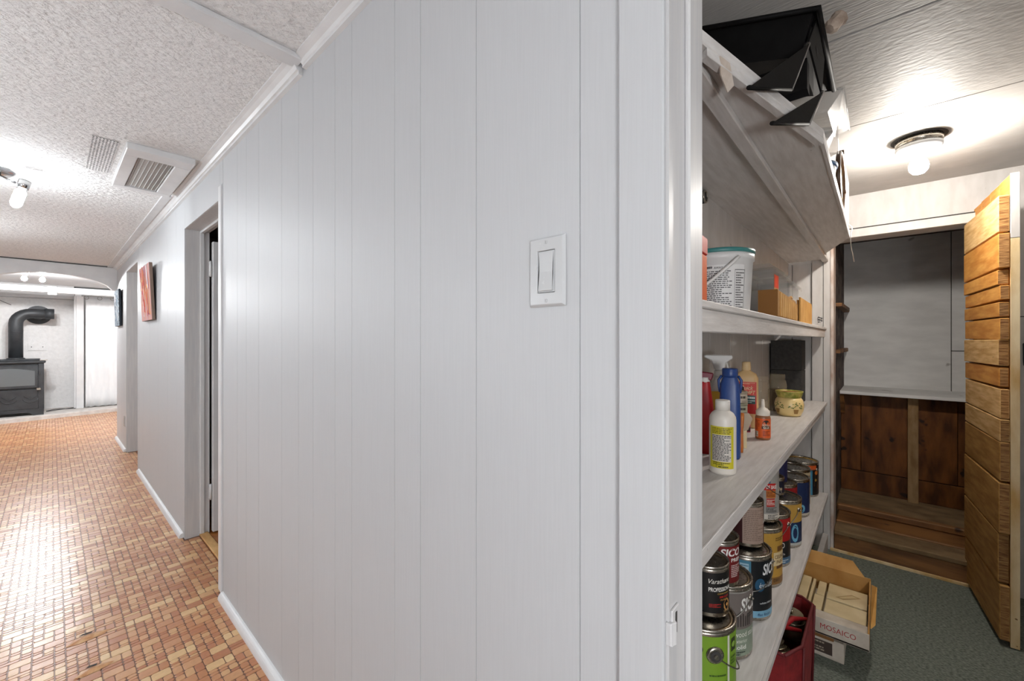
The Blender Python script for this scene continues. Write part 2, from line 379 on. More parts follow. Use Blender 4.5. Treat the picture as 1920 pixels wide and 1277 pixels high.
# ---- hall right wall: a backing with openings and individual panel boards
wr = MB()
D1a, D1b, D1h = 2.376, 3.163, 1.897; D2a, D2b, D2h = 5.215, 6.08, 1.955; CDa, CDb, CDh = -.62, .2, 2.0
wx0, wx1 = W + .004, W + .115
for y0, y1 in ((HALL_B, CDa), (CDb + .012, D1a), (D1b, D2a), (D2b, HALL_E)): wr.box(wx0, y0, 0, wx1, y1, CZ)
wr.box(wx0, CDa, CDh + .0135, wx1, CDb + .012, CZ); wr.box(wx0, D1a, D1h, wx1, D1b, CZ); wr.box(wx0, D2a, D2h, wx1, D2b, CZ)
wall_r = wr.build('wall_right', M_WALL); struct(wall_r, 'white grooved panel wall along the right of the hallway', 'wall')
G = [.2755, .344, .576, .755, .857, 1.065, 1.165, 1.313, 1.425, 1.575, 1.816, 1.969, 2.094, 2.318]
def panel(y0, y1, z0, z1): return MB().box(W, y0 + .0007, z0, W + .0055, y1 - .0007, z1).build('panel', M_WALL, wall_r)
for i in range(len(G) - 1): panel(G[i], G[i + 1], .004, CZ - .01)
panel(2.322, 2.376, .004, 1.96); panel(2.322, 2.376, 1.962, CZ - .01); panel(D1a, D1b, D1h, CZ - .01)
for a_, b_ in ((3.163, 3.42), (3.42, 3.71), (3.71, 4.09), (4.09, 4.5), (4.5, 4.86), (4.86, 5.11), (5.115, 5.212)): panel(a_, b_, .004, CZ - .01)
panel(D2a, D2b, D2h, CZ - .01)
for a_, b_ in ((6.08, 6.5), (6.5, 7.04)): panel(a_, b_, .004, CZ - .01)
panel(HALL_B, CDa - .07, .004, CZ - .01); panel(CDa - .07, CDb + .07, CDh + .07, CZ - .01)
B('edge_strip', M_TRIM, wall_r, W - .007, 2.330, .02, W + .004, 2.374, 1.955, bevel=.002)
# ---- other hall walls
struct(B('wall_left', M_WALL, None, HALL_L - .1, HALL_B, 0, HALL_L, HALL_E, CZ), 'plain white wall on the unseen left of the hallway', 'wall')
struct(B('wall_back', M_WALL, None, HALL_L, HALL_B - .1, 0, W + .1, HALL_B, CZ), 'plain white wall closing the hallway behind the viewer', 'wall')
# ---- baseboards (quarter round)
def qround(y0, y1):
    q = [(W, 0)] + [(W - .022 * math.cos(t), .03 * math.sin(t)) for t in [i * PI / 12 for i in range(7)]]
    mb = MB(); n = len(q)
    return mb.add([(a_, y0, b_) for a_, b_ in q] + [(a_, y1, b_) for a_, b_ in q],
                  [tuple(range(n)), tuple(range(n, 2 * n))] + [(i, (i + 1) % n, n + (i + 1) % n, n + i) for i in range(n)])
for nm, a_, b_, lb in (('near_right', .28, 2.318, 'white quarter-round strip under the wall with the light switch'),
                       ('middle_right', 3.2, 5.1, 'white quarter-round strip under the wall between the two doorways'),
                       ('far_right', 6.12, 7.04, 'short white quarter-round strip under the wall at the hallway end')):
    struct(qround(a_, b_).build('baseboard_' + nm, M_TRIM), lb, 'baseboard')
# ---- crown moulding
def crown(y0, y1, s=1.0, drop=0):
    zt = CZ - drop
    q = [(W, zt), (W - .046 * s, zt), (W - .046 * s, zt - .006), (W - .036 * s, zt - .010), (W - .024 * s, zt - .018 * s), (W - .018 * s, zt - .028 * s), (W - .012, zt - .030 * s), (W - .012, zt - .040 * s), (W, zt - .042 * s)]
    n = len(q)
    return MB().add([(a_, y0, b_) for a_, b_ in q] + [(a_, y1, b_) for a_, b_ in q],
                    [tuple(range(n)), tuple(range(n, 2 * n))] + [(i, (i + 1) % n, n + (i + 1) % n, n + i) for i in range(n)])
struct(crown(HALL_B, 1.365, .8).build('trim_2', M_TRIM), 'narrow white crown moulding nearest the viewer', 'trim')
struct(crown(1.392, 7.04, 1.0).build('trim_3', M_TRIM), 'white crown moulding running down the hallway', 'trim')
struct(B('trim_4', M_TRIM, None, W - .085, 3.28, CZ - .012, W - .044, 7.04, CZ), 'flat white strip beside the far crown moulding', 'trim')
# ---- nearest doorway in the hall with its open door
d1 = MB().box(W + .003, D1b - .001, 0, .667, D1b + .02, D1h).box(W + .003, D1a - .02, 0, .667, D1a + .001, D1h).box(W + .003, D1a, D1h - .001, .667, D1b, D1h + .02)
door1 = d1.build('door_1', M_JAMB); struct(door1, 'white door frame of the nearest hallway doorway', 'doorway')
ds = MB().box(.617, D1b - .014, 0, .640, D1b, D1h - .012).box(.617, D1a, 0, .640, D1a + .014, D1h - .012).box(.617, D1a, D1h - .014, .640, D1b, D1h)
ds.build('door_stop', M_TRIM, door1, bevel=.003)
leaf = thing('door', 'white door standing open inside the nearest hallway doorway', 'door', (.676, D1b - .006, 0), 0)
B('door_leaf', M_TRIM, leaf, 0, -.036, .012, .74, 0, D1h - .06, bevel=.003)
for z in (.22, 1.62):
    hg = MB().box(-.016, -.022, z, .001, -.004, z + .09); hg.build('hinge', M_TRIM, leaf, bevel=.002)
    MB().lathe([(.006, z - .004), (.006, z + .094)], 10, (-.008, -.024, 0)).build('hinge_pin', M_TRIM, leaf)
tag(B('threshold_strip', textured('pale_oak', (196, 146, 86), (224, 180, 120), .4, (1, .3, 1), 30, 5, .1, .001, 60), None, .615, D1a, 0, .66, D1b, .012, bevel=.003),
    'pale wooden threshold strip in the nearest hallway doorway', 'threshold')
# room behind it
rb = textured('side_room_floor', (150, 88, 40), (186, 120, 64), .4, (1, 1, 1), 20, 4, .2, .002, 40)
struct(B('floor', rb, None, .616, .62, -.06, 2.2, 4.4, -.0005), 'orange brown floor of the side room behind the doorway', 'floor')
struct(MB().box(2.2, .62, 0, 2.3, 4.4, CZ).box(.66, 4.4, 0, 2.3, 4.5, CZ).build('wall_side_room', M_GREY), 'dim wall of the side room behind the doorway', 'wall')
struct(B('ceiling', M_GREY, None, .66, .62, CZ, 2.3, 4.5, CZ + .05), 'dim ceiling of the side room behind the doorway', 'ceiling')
# ---- second doorway: plain reveal
d2 = MB().box(W + .003, D2b - .001, 0, .80, D2b + .02, D2h).box(W + .003, D2a - .02, 0, .80, D2a + .001, D2h).box(W + .003, D2a, D2h - .001, .80, D2b, D2h + .02)
struct(d2.build('door_2', M_JAMB), 'plain white reveal of the farther hallway doorway', 'doorway')
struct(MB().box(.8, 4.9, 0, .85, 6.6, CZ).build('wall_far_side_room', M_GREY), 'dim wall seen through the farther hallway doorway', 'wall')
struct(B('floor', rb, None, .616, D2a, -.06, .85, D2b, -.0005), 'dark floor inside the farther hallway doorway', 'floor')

# ---- arch at the end of the hall and the stove room
arc = [(.545, 1.825)]
for i in range(0, 25):
    x = .5 - i * (1.0 / 24); arc.append((x, 1.828 + .156 * (1 - ((x - .0) / .5) ** 2) ** .62 if abs(x) < .4999 else 1.828))
hp = [(-1.25, CZ), (-1.25, 0), (-.56, 0), (-.56, 1.828)] + arc[::-1] + [(.545, CZ)]
mb = MB(); poly = [(-.56, 1.828)] + [p for p in arc[1:]][::-1] + [(.545, 1.825)]
for i in range(len(poly) - 1):                            # thick header cut by a shallow arch
    (x0, z0), (x1, z1) = poly[i], poly[i + 1]
    if abs(x1 - x0) < 1e-5: continue
    mb.add([(x0, 7.03, z0), (x1, 7.03, z1), (x1, 7.03, CZ), (x0, 7.03, CZ), (x0, 7.12, z0), (x1, 7.12, z1), (x1, 7.12, CZ), (x0, 7.12, CZ)],
           [(0, 1, 2, 3), (7, 6, 5, 4), (0, 4, 5, 1), (3, 2, 6, 7)])
mb.box(-1.25, 7.03, 0, -.56, 7.12, CZ)
struct(mb.build('wall_arch', M_TRIM), 'white header with a shallow arch at the end of the hallway', 'wall')
struct(MB().box(-1.2, 7.015, CZ - .012, W - .04, 7.03, CZ - .004).build('trim_5', M_GAP), 'thin dark joint line above the arched header', 'trim')
struct(MB().box(-2.4, 10.45, 0, 1.7, 10.55, 2.15).build('wall_far', M_FARWALL), 'rough white plaster wall behind the stove', 'wall')
struct(MB().box(-2.4, 7.12, 0, -2.3, 10.5, 2.15).build('wall_stove_left', M_FARWALL), 'white wall at the unseen left of the stove room', 'wall')
struct(MB().box(1.65, 7.0, 0, 1.75, 10.5, 2.15).box(.66, 7.0, 0, 1.7, 7.1, 2.15).box(-2.4, 7.05, 0, -1.25, 7.12, 2.15).build('wall_stove_right', M_FARWALL), 'white wall at the unseen right of the stove room', 'wall')
struct(B('ceiling', M_TRIM, None, -2.4, 7.05, 2.12, 1.7, 10.5, 2.17), 'white ceiling of the stove room beyond the arch', 'ceiling')
struct(B('trim_6', M_TRIM, None, -2.3, 8.95, 1.905, 1.65, 9.07, 1.985, bevel=.004), 'white beam across the stove room ceiling', 'beam')
struct(MB().box(-2.3, 10.2, 1.93, .26, 10.45, 2.12).box(-2.3, 10.18, 1.905, .26, 10.45, 1.93).build('trim_7', plain((188, 188, 188), .7)), 'grey bulkhead ledge high above the stove', 'bulkhead')
he = MB().prism([(-1.6, 9.42), (-.49, 9.46), (.24, 9.60), (.75, 9.68), (1.65, 9.8), (1.65, 10.45), (-1.6, 10.45)], -.02, .06)
struct(he.build('floor_hearth', textured('hearth_slab', (196, 190, 184), (216, 211, 206), .8, (1, 1, 1), 14, 5, .4, .004, 50), bevel=.006), 'pale concrete hearth slab under the stove', 'hearth')
cpost = thing('post_casing', 'white vertical board beside the curtain in the stove room', 'post', (.30, 10.1, .06))
B('board', M_TRIM, cpost, -.02, -.02, 0, .07, .02, 1.9, bevel=.003); B('edge_board', M_TRIM, cpost, -.045, .0, 0, -.02, .05, 1.9, bevel=.003)
# curtain: pleated hanging cloth
mb = MB(); nx, nz = 46, 10; y0 = 10.08
for j in range(nz + 1):
    z = .075 + (1.93 - .075) * j / nz
    for i in range(nx + 1):
        x = .39 + (.98 - .39) * i / nx
        y = y0 + .006 * math.sin(i * .33) + .003 * math.sin(i * 1.1 + j * .2) + .006 * (1 - j / nz) * math.sin(i * .8 + j)
        mb.v.append((x, y, z + (.008 * math.sin(i * .9) if j == 0 else 0)))
for j in range(nz):
    for i in range(nx):
        k = j * (nx + 1) + i; mb.face((k, k + 1, k + nx + 2, k + nx + 1), 0, True)
cur = thing('curtain', 'white sheer curtain hanging beside the post in the stove room', 'curtain', (0, 0, 0))
co = mb.build('curtain_cloth', textured('curtain_cloth', (232, 234, 236), (240, 241, 242), .9, (6, 1, 1), 3, 3, .1, .002, 40), cur, fix=False)
sm = co.modifiers.new('s', 'SOLIDIFY'); sm.thickness = .003
for x in (.40, .56, .72):
    MB().tube([(x + .028 * math.cos(t * PI / 8), 10.07, 1.935 + .028 * math.sin(t * PI / 8)) for t in range(17)], .004, 6).build('curtain_ring', M_WIRE, cur)
MB().tube([(.34, 10.07, 1.965), (1.2, 10.07, 1.965)], .007, 8).build('curtain_rod', M_WIRE, cur)
mb = MB().box(.27, 10.2, .06, 1.64, 10.3, 2.1); struct(mb.build('wall_alcove', M_TRIM), 'white backing wall behind the curtain', 'wall')

# ---- wood stove
st = thing('wood_stove', 'black cast iron wood stove with arched glass door on the hearth', 'stove', (-.42, 9.90, .06))
x0, x1 = -.345, .343; yf, yb = -.22, .22
mb = MB().box(x0 + .02, yf + .02, .05, x1 - .02, yb, .80); mb.build('firebox', M_IRON, st, bevel=.006)
for sx in (-1, 1):
    for sy in (yf + .025, yb - .025):
        cxp = x0 + .03 if sx < 0 else x1 - .03
        B('corner_post', M_IRON, st, cxp - .03, sy - .025, 0, cxp + .03, sy + .025, .80, bevel=.006)
B('top_plate', M_IRON, st, x0 - .015, yf - .025, .80, x1 + .02, yb + .02, .835, bevel=.008)
B('top_ledge', M_IRON, st, x0 + .02, yf + .10, .835, x1 - .04, yb, .86, bevel=.006)
dr = B('loading_door', M_IRON, st, x0 + .05, yf - .012, .42, x1 - .055, yf + .03, .765, bevel=.006)
aq = [(x0 + .085, .46), (x1 - .09, .46), (x1 - .09, .68)] + [(x1 - .09 - i * (x1 - x0 - .175) / 12, .68 + .045 * math.sin(PI * i / 12)) for i in range(1, 12)] + [(x0 + .085, .68)]
MB().prism(aq, yf - .017, yf - .010, 'y').build('door_glass', plain((96, 100, 102), .12, 0, 'stove_glass'), dr)
B('ash_door', M_IRON, st, x0 + .05, yf - .008, .10, x1 - .055, yf + .03, .40, bevel=.006)
for cx in (-.21, 0, .21):                                  # cast relief swirls
    MB().tube([(cx + .075 * math.cos(t * PI / 8), yf - .010, .26 + .06 * math.sin(t * PI / 8) * (1 if t % 2 else .98)) for t in range(8, 17)], .006, 6).build('relief_swirl', M_IRON, st)
    MB().tube([(cx - .07, yf - .010, .30), (cx, yf - .012, .245), (cx + .07, yf - .010, .30)], .005, 6).build('relief_swirl', M_IRON, st)
MB().box(x1 - .075, yf - .035, .385, x1 - .03, yf - .01, .42).build('latch', M_STEEL, st, bevel=.005)
MB().box(x1 - .05, yf - .03, .62, x1 - .035, yf + .0, .68).build('door_hinge', M_IRON, st, bevel=.003)
MB().prism([(x0, .0), (x0 + .1, .0), (x0 + .16, .05), (x1 - .16, .05), (x1 - .1, .0), (x1, .0), (x1, .1), (x0, .1)], yf - .004, yf + .02, 'y').build('apron', M_IRON, st)
B('side_tray', plain((182, 180, 176), .5), st, x1 - .04, yf - .035, .838, x1 + .04, yf + .04, .855, bevel=.004)
fp = thing('stove_pipe', 'black elbow stove pipe turning from the stove top to the wall', 'pipe', (-.366, 10.0, .92))
pts = [(0, 0, 0), (0, 0, .55)] + [(.16 - .16 * math.cos(t * PI / 12), 0, .55 + .16 * math.sin(t * PI / 12)) for t in range(1, 7)] + [(.40, 0, .71)]
pts = [(p[0], p[1], p[2] + .005) for p in pts]
MB().tube(pts, .076, 24).build('flue', M_IRON, fp)
MB().lathe([(.095, 0), (.095, .012), (.078, .02)], 24).build('collar', M_IRON, fp)
for z in (.42, .44): MB().lathe([(.0775, z), (.079, z + .004), (.0775, z + .008)], 24, cap=False).build('seam_ring', M_IRON, fp)
mb = MB().tube([(.30, 0, .715), (.40, 0, .715)], .083, 24); mb.build('end_cap', M_IRON, fp)
mb = MB().tube([(.225, .05, .71), (.225, .44, .71)], .076, 20); mb.build('wall_stub', M_IRON, fp)
mb = MB().tube([(.225, .40, .71), (.225, .445, .71)], [.15, .15], 28); mb.build('thimble_plate', M_IRON, fp)
pl = thing('cover_plate', 'small pale cover plate with two screws on the plaster wall', 'cover plate', (-.155, 10.448, 1.10))
B('plate', M_FARWALL, pl, -.10, -.012, -.06, .10, 0, .06, bevel=.003)
for sx in (-.062, .062): MB().tube([(sx, -.016, 0), (sx, -.010, 0)], .007, 10).build('screw', M_IRON, pl)
cb = MB().tube([(-.05, 10.05, .066), (.05, 10.2, .068), (.16, 10.16, .066), (.27, 10.08, .068)], .006, 6).tube([(-.05, 9.98, .066), (.1, 10.1, .068), (.25, 10.22, .066)], .005, 6)
tag(cb.build('power_cord', plain((70, 68, 66), .6)), 'dark cords lying on the hearth beside the stove', 'cord')
tg = MB().tube([(-.56, 10.43, 1.86), (-.50, 10.42, 1.82), (-.43, 10.43, 1.78)], .004, 6); tag(tg.build('loose_wire', M_IRON), 'thin dark wire hanging on the plaster wall above the stove', 'wire')
# far room lamp with two bare bulbs
fl = thing('ceiling_lamp', 'bare two-bulb lamp glaring under the arch in the stove room', 'lamp', (-.15, 8.0, 2.12))
MB().lathe([(.06, -.03), (.075, -.015), (.075, 0)], 24).build('canopy', M_TRIM, fl)
for sx in (-1, 1):
    MB().tube([(sx * .03, 0, -.03), (sx * .06, 0, -.08)], .012, 10).build('socket', M_STEEL, fl)
    MB().lathe([(.008, -.03), (.022, -.02), (.026, 0), (.018, .022), (.011, .03)], 16, (sx * .075, 0, -.13)).build('bulb', E_FAR, fl)
sb = thing('junction_box', 'small white box hanging from the stove room beam', 'box', (.01, 8.93, 1.87))
B('housing', M_TRIM, sb, -.045, -.02, 0, .045, .02, .12, bevel=.006)

# ================================================================ THE CLOSET
CX = 3.05; YB = .50; YF = .2315
struct(B('floor', M_CARPET, None, W + .074, -.95, -.06, CX + .02, .62, 0), 'dark green ribbed carpet in the closet', 'carpet')
def cboard(x0, x1, i):
    o = MB().box(x0, -.95, 2.042, x1, .62, 2.062).build('ceiling_board', M_CC[i], cceil, bevel=.0015); return o
cceil = MB().box(W + .1, -.95, 2.064, CX + .1, .62, 2.11).build('ceiling', M_GAP); struct(cceil, 'white painted board ceiling of the closet', 'ceiling')
cboard(W + .1, 1.43, 0); cboard(1.436, 2.055, 1); cboard(2.058, CX, 2)
struct(B('wall_closet_right', M_CLOS, None, W + .1, -1.0, 0, CX + .1, -.95, 2.06), 'white wall on the unseen right of the closet', 'wall')
# back wall of the shelves: vertical boards
cb_ = B('wall_closet_left', M_GAP, None, W + .1, YB + .012, 0, CX + .1, YB + .1, 2.06); struct(cb_, 'white board wall behind the closet shelves', 'wall')
xs = [W + .118, 1.02, 1.40, 1.73, 2.03, 2.352, 2.71, CX]
for a_, b_ in zip(xs, xs[1:]): MB().box(a_ + .002, YB, 0, b_ - .002, YB + .012, 2.04).build('back_board', M_CLOS, cb_, bevel=.001)
MB().box(W + .118, .422, 1.30, CX, YB, 1.69).build('furring_panel', M_CLOS, cb_)
# far wall with the hatch opening
fw = MB().box(CX, .215, 0, CX + .12, .62, 2.06).box(CX, -.95, 0, CX + .12, -.345, 2.06).box(CX, -.345, 1.80, CX + .12, .215, 2.06)
fwall = fw.build('wall_closet_far', M_CLOS); struct(fwall, 'white end wall of the closet around the cellar hatch', 'wall')
for a_, b_, x in ((.216, .247, CX - .035), (.249, .302, CX - .03), (.306, .40, CX - .012), (.404, .5, CX - .012)):
    MB().box(x, a_, 0, CX, b_, 1.74 if b_ < .35 else 1.68).build('upright_board', M_CLOS, fwall, bevel=.0015)
B('hatch_jamb', textured('peeled_jamb', (174, 148, 132), (206, 197, 190), .7, (1, 1, .6), 14, 6, .4, .003, 30, lo=.36, hi=.6), fwall, CX - .03, .200, .0, CX + .12, .215, 1.80, bevel=.002)
B('lintel_casing', M_CLOS, fwall, CX - .022, -.42, 1.80, CX, .26, 1.846, bevel=.002)
B('casing_gap', M_GAP, fwall, CX - .016, -.42, 1.847, CX, .26, 1.853)
B('skirting_block', M_CLOS, fwall, CX - .32, .225, 0, CX - .04, .25, .09, bevel=.002)
B('wall_joint', M_GAP, fwall, CX - .001, -.95, 1.327, CX + .002, -.42, 1.331)
hk = MB().tube([(0, .0, .055), (-.02, .01, .05), (-.034, .012, .02), (-.034, .012, -.02), (-.018, .008, -.048), (0, 0, -.05)], .004, 8).build('wall_hook', M_IRON)
hk.location = (CX, -.512, 1.15); tag(hk, 'dark curved metal handle on the wall behind the plank door', 'handle')
# doorway frame between hall and closet
cd = MB().box(W - .0, .207, 0, .662, .213, CDh).box(W, CDa - .013, 0, .662, CDa, CDh).box(W, CDa, CDh, .662, .213, CDh + .013)
door3 = cd.build('door_3', M_JAMB); struct(door3, 'white door frame of the closet beside the light switch', 'doorway')
B('casing', M_WALL, door3, W - .010, .2105, 0, W + .0005, .2748, CDh + .07, bevel=.002)
B('casing', M_WALL, door3, W - .010, CDa - .012, CDh + .001, W + .0005, .2103, CDh + .07, bevel=.002)
B('casing', M_WALL, door3, W - .010, CDa - .075, 0, W + .0005, CDa - .012, CDh + .07, bevel=.002)
B('door_stop', M_JAMB, door3, .598, .199, 0, .644, .2075, CDh, bevel=.0025)
B('door_stop', M_TRIM, door3, .600, CDa, 0, .640, CDa + .014, CDh, bevel=.0025)
B('jamb_edge', M_JAMB, door3, .6445, .2035, 0, .668, .2125, CDh, bevel=.002)
sp = thing('strike_plate', 'painted metal latch strike on the closet door frame', 'strike plate', (.549, .207, .836))
mb = MB().box(-.004, -.0035, -.022, .020, .0, .026); mb.build('plate', M_JAMB, sp, bevel=.001)
MB().prism([(-.010, .004), (-.010, -.004), (.0, -.008), (.004, -.004), (.002, .0)], -.018, .012).build('lip', M_JAMB, sp, bevel=.001)
B('latch_hole', M_GAP, sp, .006, -.0042, -.008, .011, -.003, .02)

# ---- cellar recess behind the hatch
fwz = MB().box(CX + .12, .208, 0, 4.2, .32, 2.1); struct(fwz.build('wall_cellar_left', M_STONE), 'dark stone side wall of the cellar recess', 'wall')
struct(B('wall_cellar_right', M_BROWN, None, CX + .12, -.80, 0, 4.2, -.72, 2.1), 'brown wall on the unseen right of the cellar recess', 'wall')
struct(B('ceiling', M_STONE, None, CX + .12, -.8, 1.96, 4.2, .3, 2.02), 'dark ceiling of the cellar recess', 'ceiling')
wb = B('wall_cellar_back', M_GAP, None, 4.11, -.8, .84, 4.2, .3, 2.0); struct(wb, 'stained whitewashed panel wall at the back of the cellar recess', 'wall')
B('panel', M_WASH, wb, 4.10, -.362, .86, 4.112, .215, 1.99, bevel=.0015); B('panel', M_WASH, wb, 4.101, -.72, 1.145, 4.112, -.366, 1.99, bevel=.0015)
B('panel', M_WASH, wb, 4.10, -.72, .86, 4.112, -.366, 1.140, bevel=.0015)
ct = thing('counter', 'white painted counter board across the cellar recess', 'counter', (3.65, 0, .843))
B('counter_top', M_WASH, ct, 0, -.72, .002, .455, .208, .024, bevel=.002)
for y, sg in ((-.445, 1), (.185, -1)):
    MB().prism([(.01, -.002), (.12, -.002), (.12, -.14), (.09, -.14)], y, y + .035, 'y').build('brace', M_SILL, ct)
ba = B('wall_cellar_base', M_GAP, None, 3.775, -.72, .10, 3.80, .208, .84); struct(ba, 'dark brown wooden panelling under the cellar counter', 'wall')
for y0, y1, z0, z1 in ((.10, .206, .31, .84), (-.155, .098, .31, .84), (-.36, -.157, .31, .84), (-.72, -.362, .31, .84), (-.16, .206, .165, .305), (-.72, -.165, .165, .305)):
    B('panel', M_BROWN, ba, 3.755, y0, z0, 3.775, y1, z1, bevel=.002)
tag(B('stud', textured('dusty_stud', (126, 96, 58), (160, 130, 92), .8, (3, 3, 1), 8, 5, .4, .002, 30), None, 3.71, -.185, .163, 3.754, -.135, .842, bevel=.002), 'rough upright stud under the cellar counter', 'stud')
cf = MB().box(3.38, -.72, .05, 3.80, .208, .163); struct(cf.build('floor_cellar', M_EARTH), 'dusty raised floor boards of the cellar recess', 'floor')
struct(B('step', M_SILL, None, 3.18, -.72, .0, 3.379, .2, .128, bevel=.006), 'worn wooden step inside the hatch', 'step')
struct(B('step_nosing', M_SILL, None, 3.36, -.72, .130, 3.40, .205, .168, bevel=.006), 'rounded front board of the raised cellar floor', 'board')
sl = thing('hatch_sill', 'worn brown wooden sill across the bottom of the hatch', 'sill', (CX, -.06, 0))
B('sill_face', M_SILL, sl, -.03, -.285, .012, .02, .258, .098, bevel=.003); B('sill_top', M_EARTH, sl, -.035, -.285, .098, .12, .258, .124, bevel=.004)
B('sill_strip', M_RAW, sl, -.042, -.285, .0, -.03, .275, .014, bevel=.001)
for z, d in ((1.43, .03), (1.135, .022)):
    tag(MB().prism([(3.3, .2075), (4.08, .2075), (4.08, .2075 - d), (3.9, .2075 - d - .012), (3.3, .2075 - d)], z, z + .022).build('ledge_board', M_SILL),
        'upper dark ledge board on the cellar side wall' if z > 1.3 else 'lower dark ledge board on the cellar side wall', 'shelf')

# ---- plank hatch door, standing open
hd = thing('plank_door', 'rough orange plank door standing open at the cellar hatch', 'door', (CX + .005, -.320, .02), math.radians(4.0))
zj = [1.797, 1.645, 1.502, 1.438, 1.374, 1.311, 1.221, 1.11, 1.027, .906, .813, .652, .446, .244, .02]
rg = random.Random(5)
for i in range(len(zj) - 1):
    z1, z0 = zj[i] - .02, zj[i + 1] - .02; w = .53 + rg.uniform(-.006, .008); g = .0028; sl_ = rg.uniform(-.004, .004); yy = rg.uniform(0, .006)
    mb = MB(); P = [(-w, -.026), (0, -.026), (0, yy), (-w, yy)]
    mb.add([(p[0], p[1], z0 + g + (sl_ if p[0] < -.1 else 0)) for p in P] + [(p[0], p[1], z1 - g + (sl_ if p[0] < -.1 else 0) * .5) for p in P],
           [(0, 3, 2, 1), (4, 5, 6, 7), (0, 1, 5, 4), (1, 2, 6, 5), (2, 3, 7, 6)], 0)
    o = len(mb.v) - 8; mb.face((o + 3, o + 0, o + 4, o + 7), 1)
    mb.build('plank', [M_PLANK2 if i in (0, 6, 8, 9) else (M_PLANK3 if i > 9 else M_PLANK), M_ENDGR], hd, bevel=.0025)
for a_, b_, zt in ((-.53, -.40, 1.855), (-.40, -.27, 1.852), (-.27, -.13, 1.85), (-.13, 0, 1.846)):
    mb = MB(); mb.box(a_ + .0015, -.051, -.005, b_ - .0015, -.028, zt)
    o = mb.build('backing_board', [M_PLANK, M_RAW, M_TRIM], hd, bevel=.001)
    for p in o.data.polygons:
        if p.normal.x < -.8: p.material_index = 1
        elif p.normal.y < -.8: p.material_index = 2
B('edge_board', M_RAW, hd, -.536, -.052, -.015, -.5305, -.027, 1.60, bevel=.001); B('edge_board', M_CLOS, hd, -.536, -.052, 1.602, -.5305, -.027, 1.858, bevel=.001)

# ---- shelves
def shelf(name, label, zt, bt, fasc, yb, x0=.68, x1=CX - .036, yf=YF):
    s_ = thing(name, label, 'shelf', (x0, yf, zt))
    B('board', M_SHELF, s_, 0, 0, -bt, x1 - x0, yb - yf, 0, bevel=.002)
    if fasc: B('fascia', M_SHELF, s_, 0, .006, -bt - fasc, x1 - x0 - .03, .026, -bt, bevel=.002)
    return s_
s4 = shelf('shelf', 'upper white closet shelf holding the bucket and plastic bins', 1.291, .014, .043, .422)
B('cleat', M_SHELF, s4, 2.28, .03, -.055, 2.334, .18, -.015, bevel=.002)
s3 = shelf('shelf', 'middle white closet shelf holding bottles and a black box', .857, .02, .03, YB)
B('cleat', M_SHELF, s3, 2.29, .02, -.06, 2.334, .26, -.021, bevel=.002)
B('lip', M_SHELF, s3, 0, -.004, -.012, 2.334, .0, .001, bevel=.001)
s2 = shelf('shelf', 'lower white closet shelf crowded with paint cans', .325, .022, 0, YB)
B('lip', M_SHELF, s2, 0, -.008, -.02, 2.334, .0, 0, bevel=.001)
B('cleat', M_SHELF, s2, 2.29, .02, -.06, 2.334, .26, -.0225, bevel=.002)
# top shelf with chamfered front corners
ts = thing('shelf', 'top white closet shelf with chamfered corners under the ceiling', 'shelf', (0, 0, 1.69))
tp = [(.664, .50), (.664, .214), (.70, .206), (1.20, .098), (2.44, .102), (2.80, .215), (CX - .036, .235), (CX - .036, .50)]
MB().prism(tp, 0, .022).build('board', M_SHELF, ts, bevel=.002)
B('batten', M_SHELF, ts, .665, .223, -.016, CX - .04, .252, -.0005, bevel=.002)
ep = [(.70, .206), (1.20, .098), (1.208, .112), (.71, .219)]
MB().prism(ep, -.014, -.0005).build('edge_strip', M_SHELF, ts, bevel=.001)
MB().prism([(1.2, .0985), (2.44, .1025), (2.44, .109), (1.2, .106)], -.004, -.0005).build('edge_strip', M_SHELF, ts)

# ================================================================ HALL OBJECTS
# light switch
sw = thing('light_switch', 'white rocker light switch on the grooved panel wall', 'light switch', (W, .405, 1.331))
mb = MB(); a, b, c = .0365, .0575, .0062                     # bevelled wall plate with a rectangular hole
for x, dy in ((-.0008, 0), (-c, .004)):
    for hy, hz in ((a - dy, b - dy), (.0175, .0345)):
        mb.v += [(x, -hy, -hz), (x, hy, -hz), (x, hy, hz), (x, -hy, hz)]
for k in range(4):
    k2 = (k + 1) % 4
    mb.face((8 + k, 8 + k2, 12 + k2, 12 + k)); mb.face((k, k2, 8 + k2, 8 + k)); mb.face((4 + k, 4 + k2, 12 + k2, 12 + k)); mb.face((k, k2, 4 + k2, 4 + k))
mb.build('wall_plate', M_SWITCH, sw, bevel=.0008)
B('rocker_frame', M_SWITCH, sw, -.0052, -.0166, -.0336, -.0006, .0166, .0336, bevel=.0006)
MB().prism([(-.005, -.0315), (-.0092, -.0315), (-.0058, .0), (-.0064, .0315), (-.005, .0315)], -.0142, .0142, 'y').build('rocker', M_SWITCH, sw, bevel=.0006)
for z in (.0475, -.0475):
    s_ = MB().tube([(-.0058, 0, z), (-.0074, 0, z)], .0032, 14).build('screw', M_SWITCH, sw)
    B('screw_slot', M_GREY, s_, -.0077, -.0004, z - .0026, -.0073, .0004, z + .0026)
# outlet
ol = thing('wall_outlet', 'small white outlet low on the wall by the arch', 'outlet', (W, 6.22, .32))
B('wall_plate', M_SWITCH, ol, -.006, -.037, -.058, -.0005, .037, .058, bevel=.001)
for z in (-.02, .02): MB().tube([(-.008, 0, z), (-.0055, 0, z)], .016, 14).build('socket', M_GREY, ol)
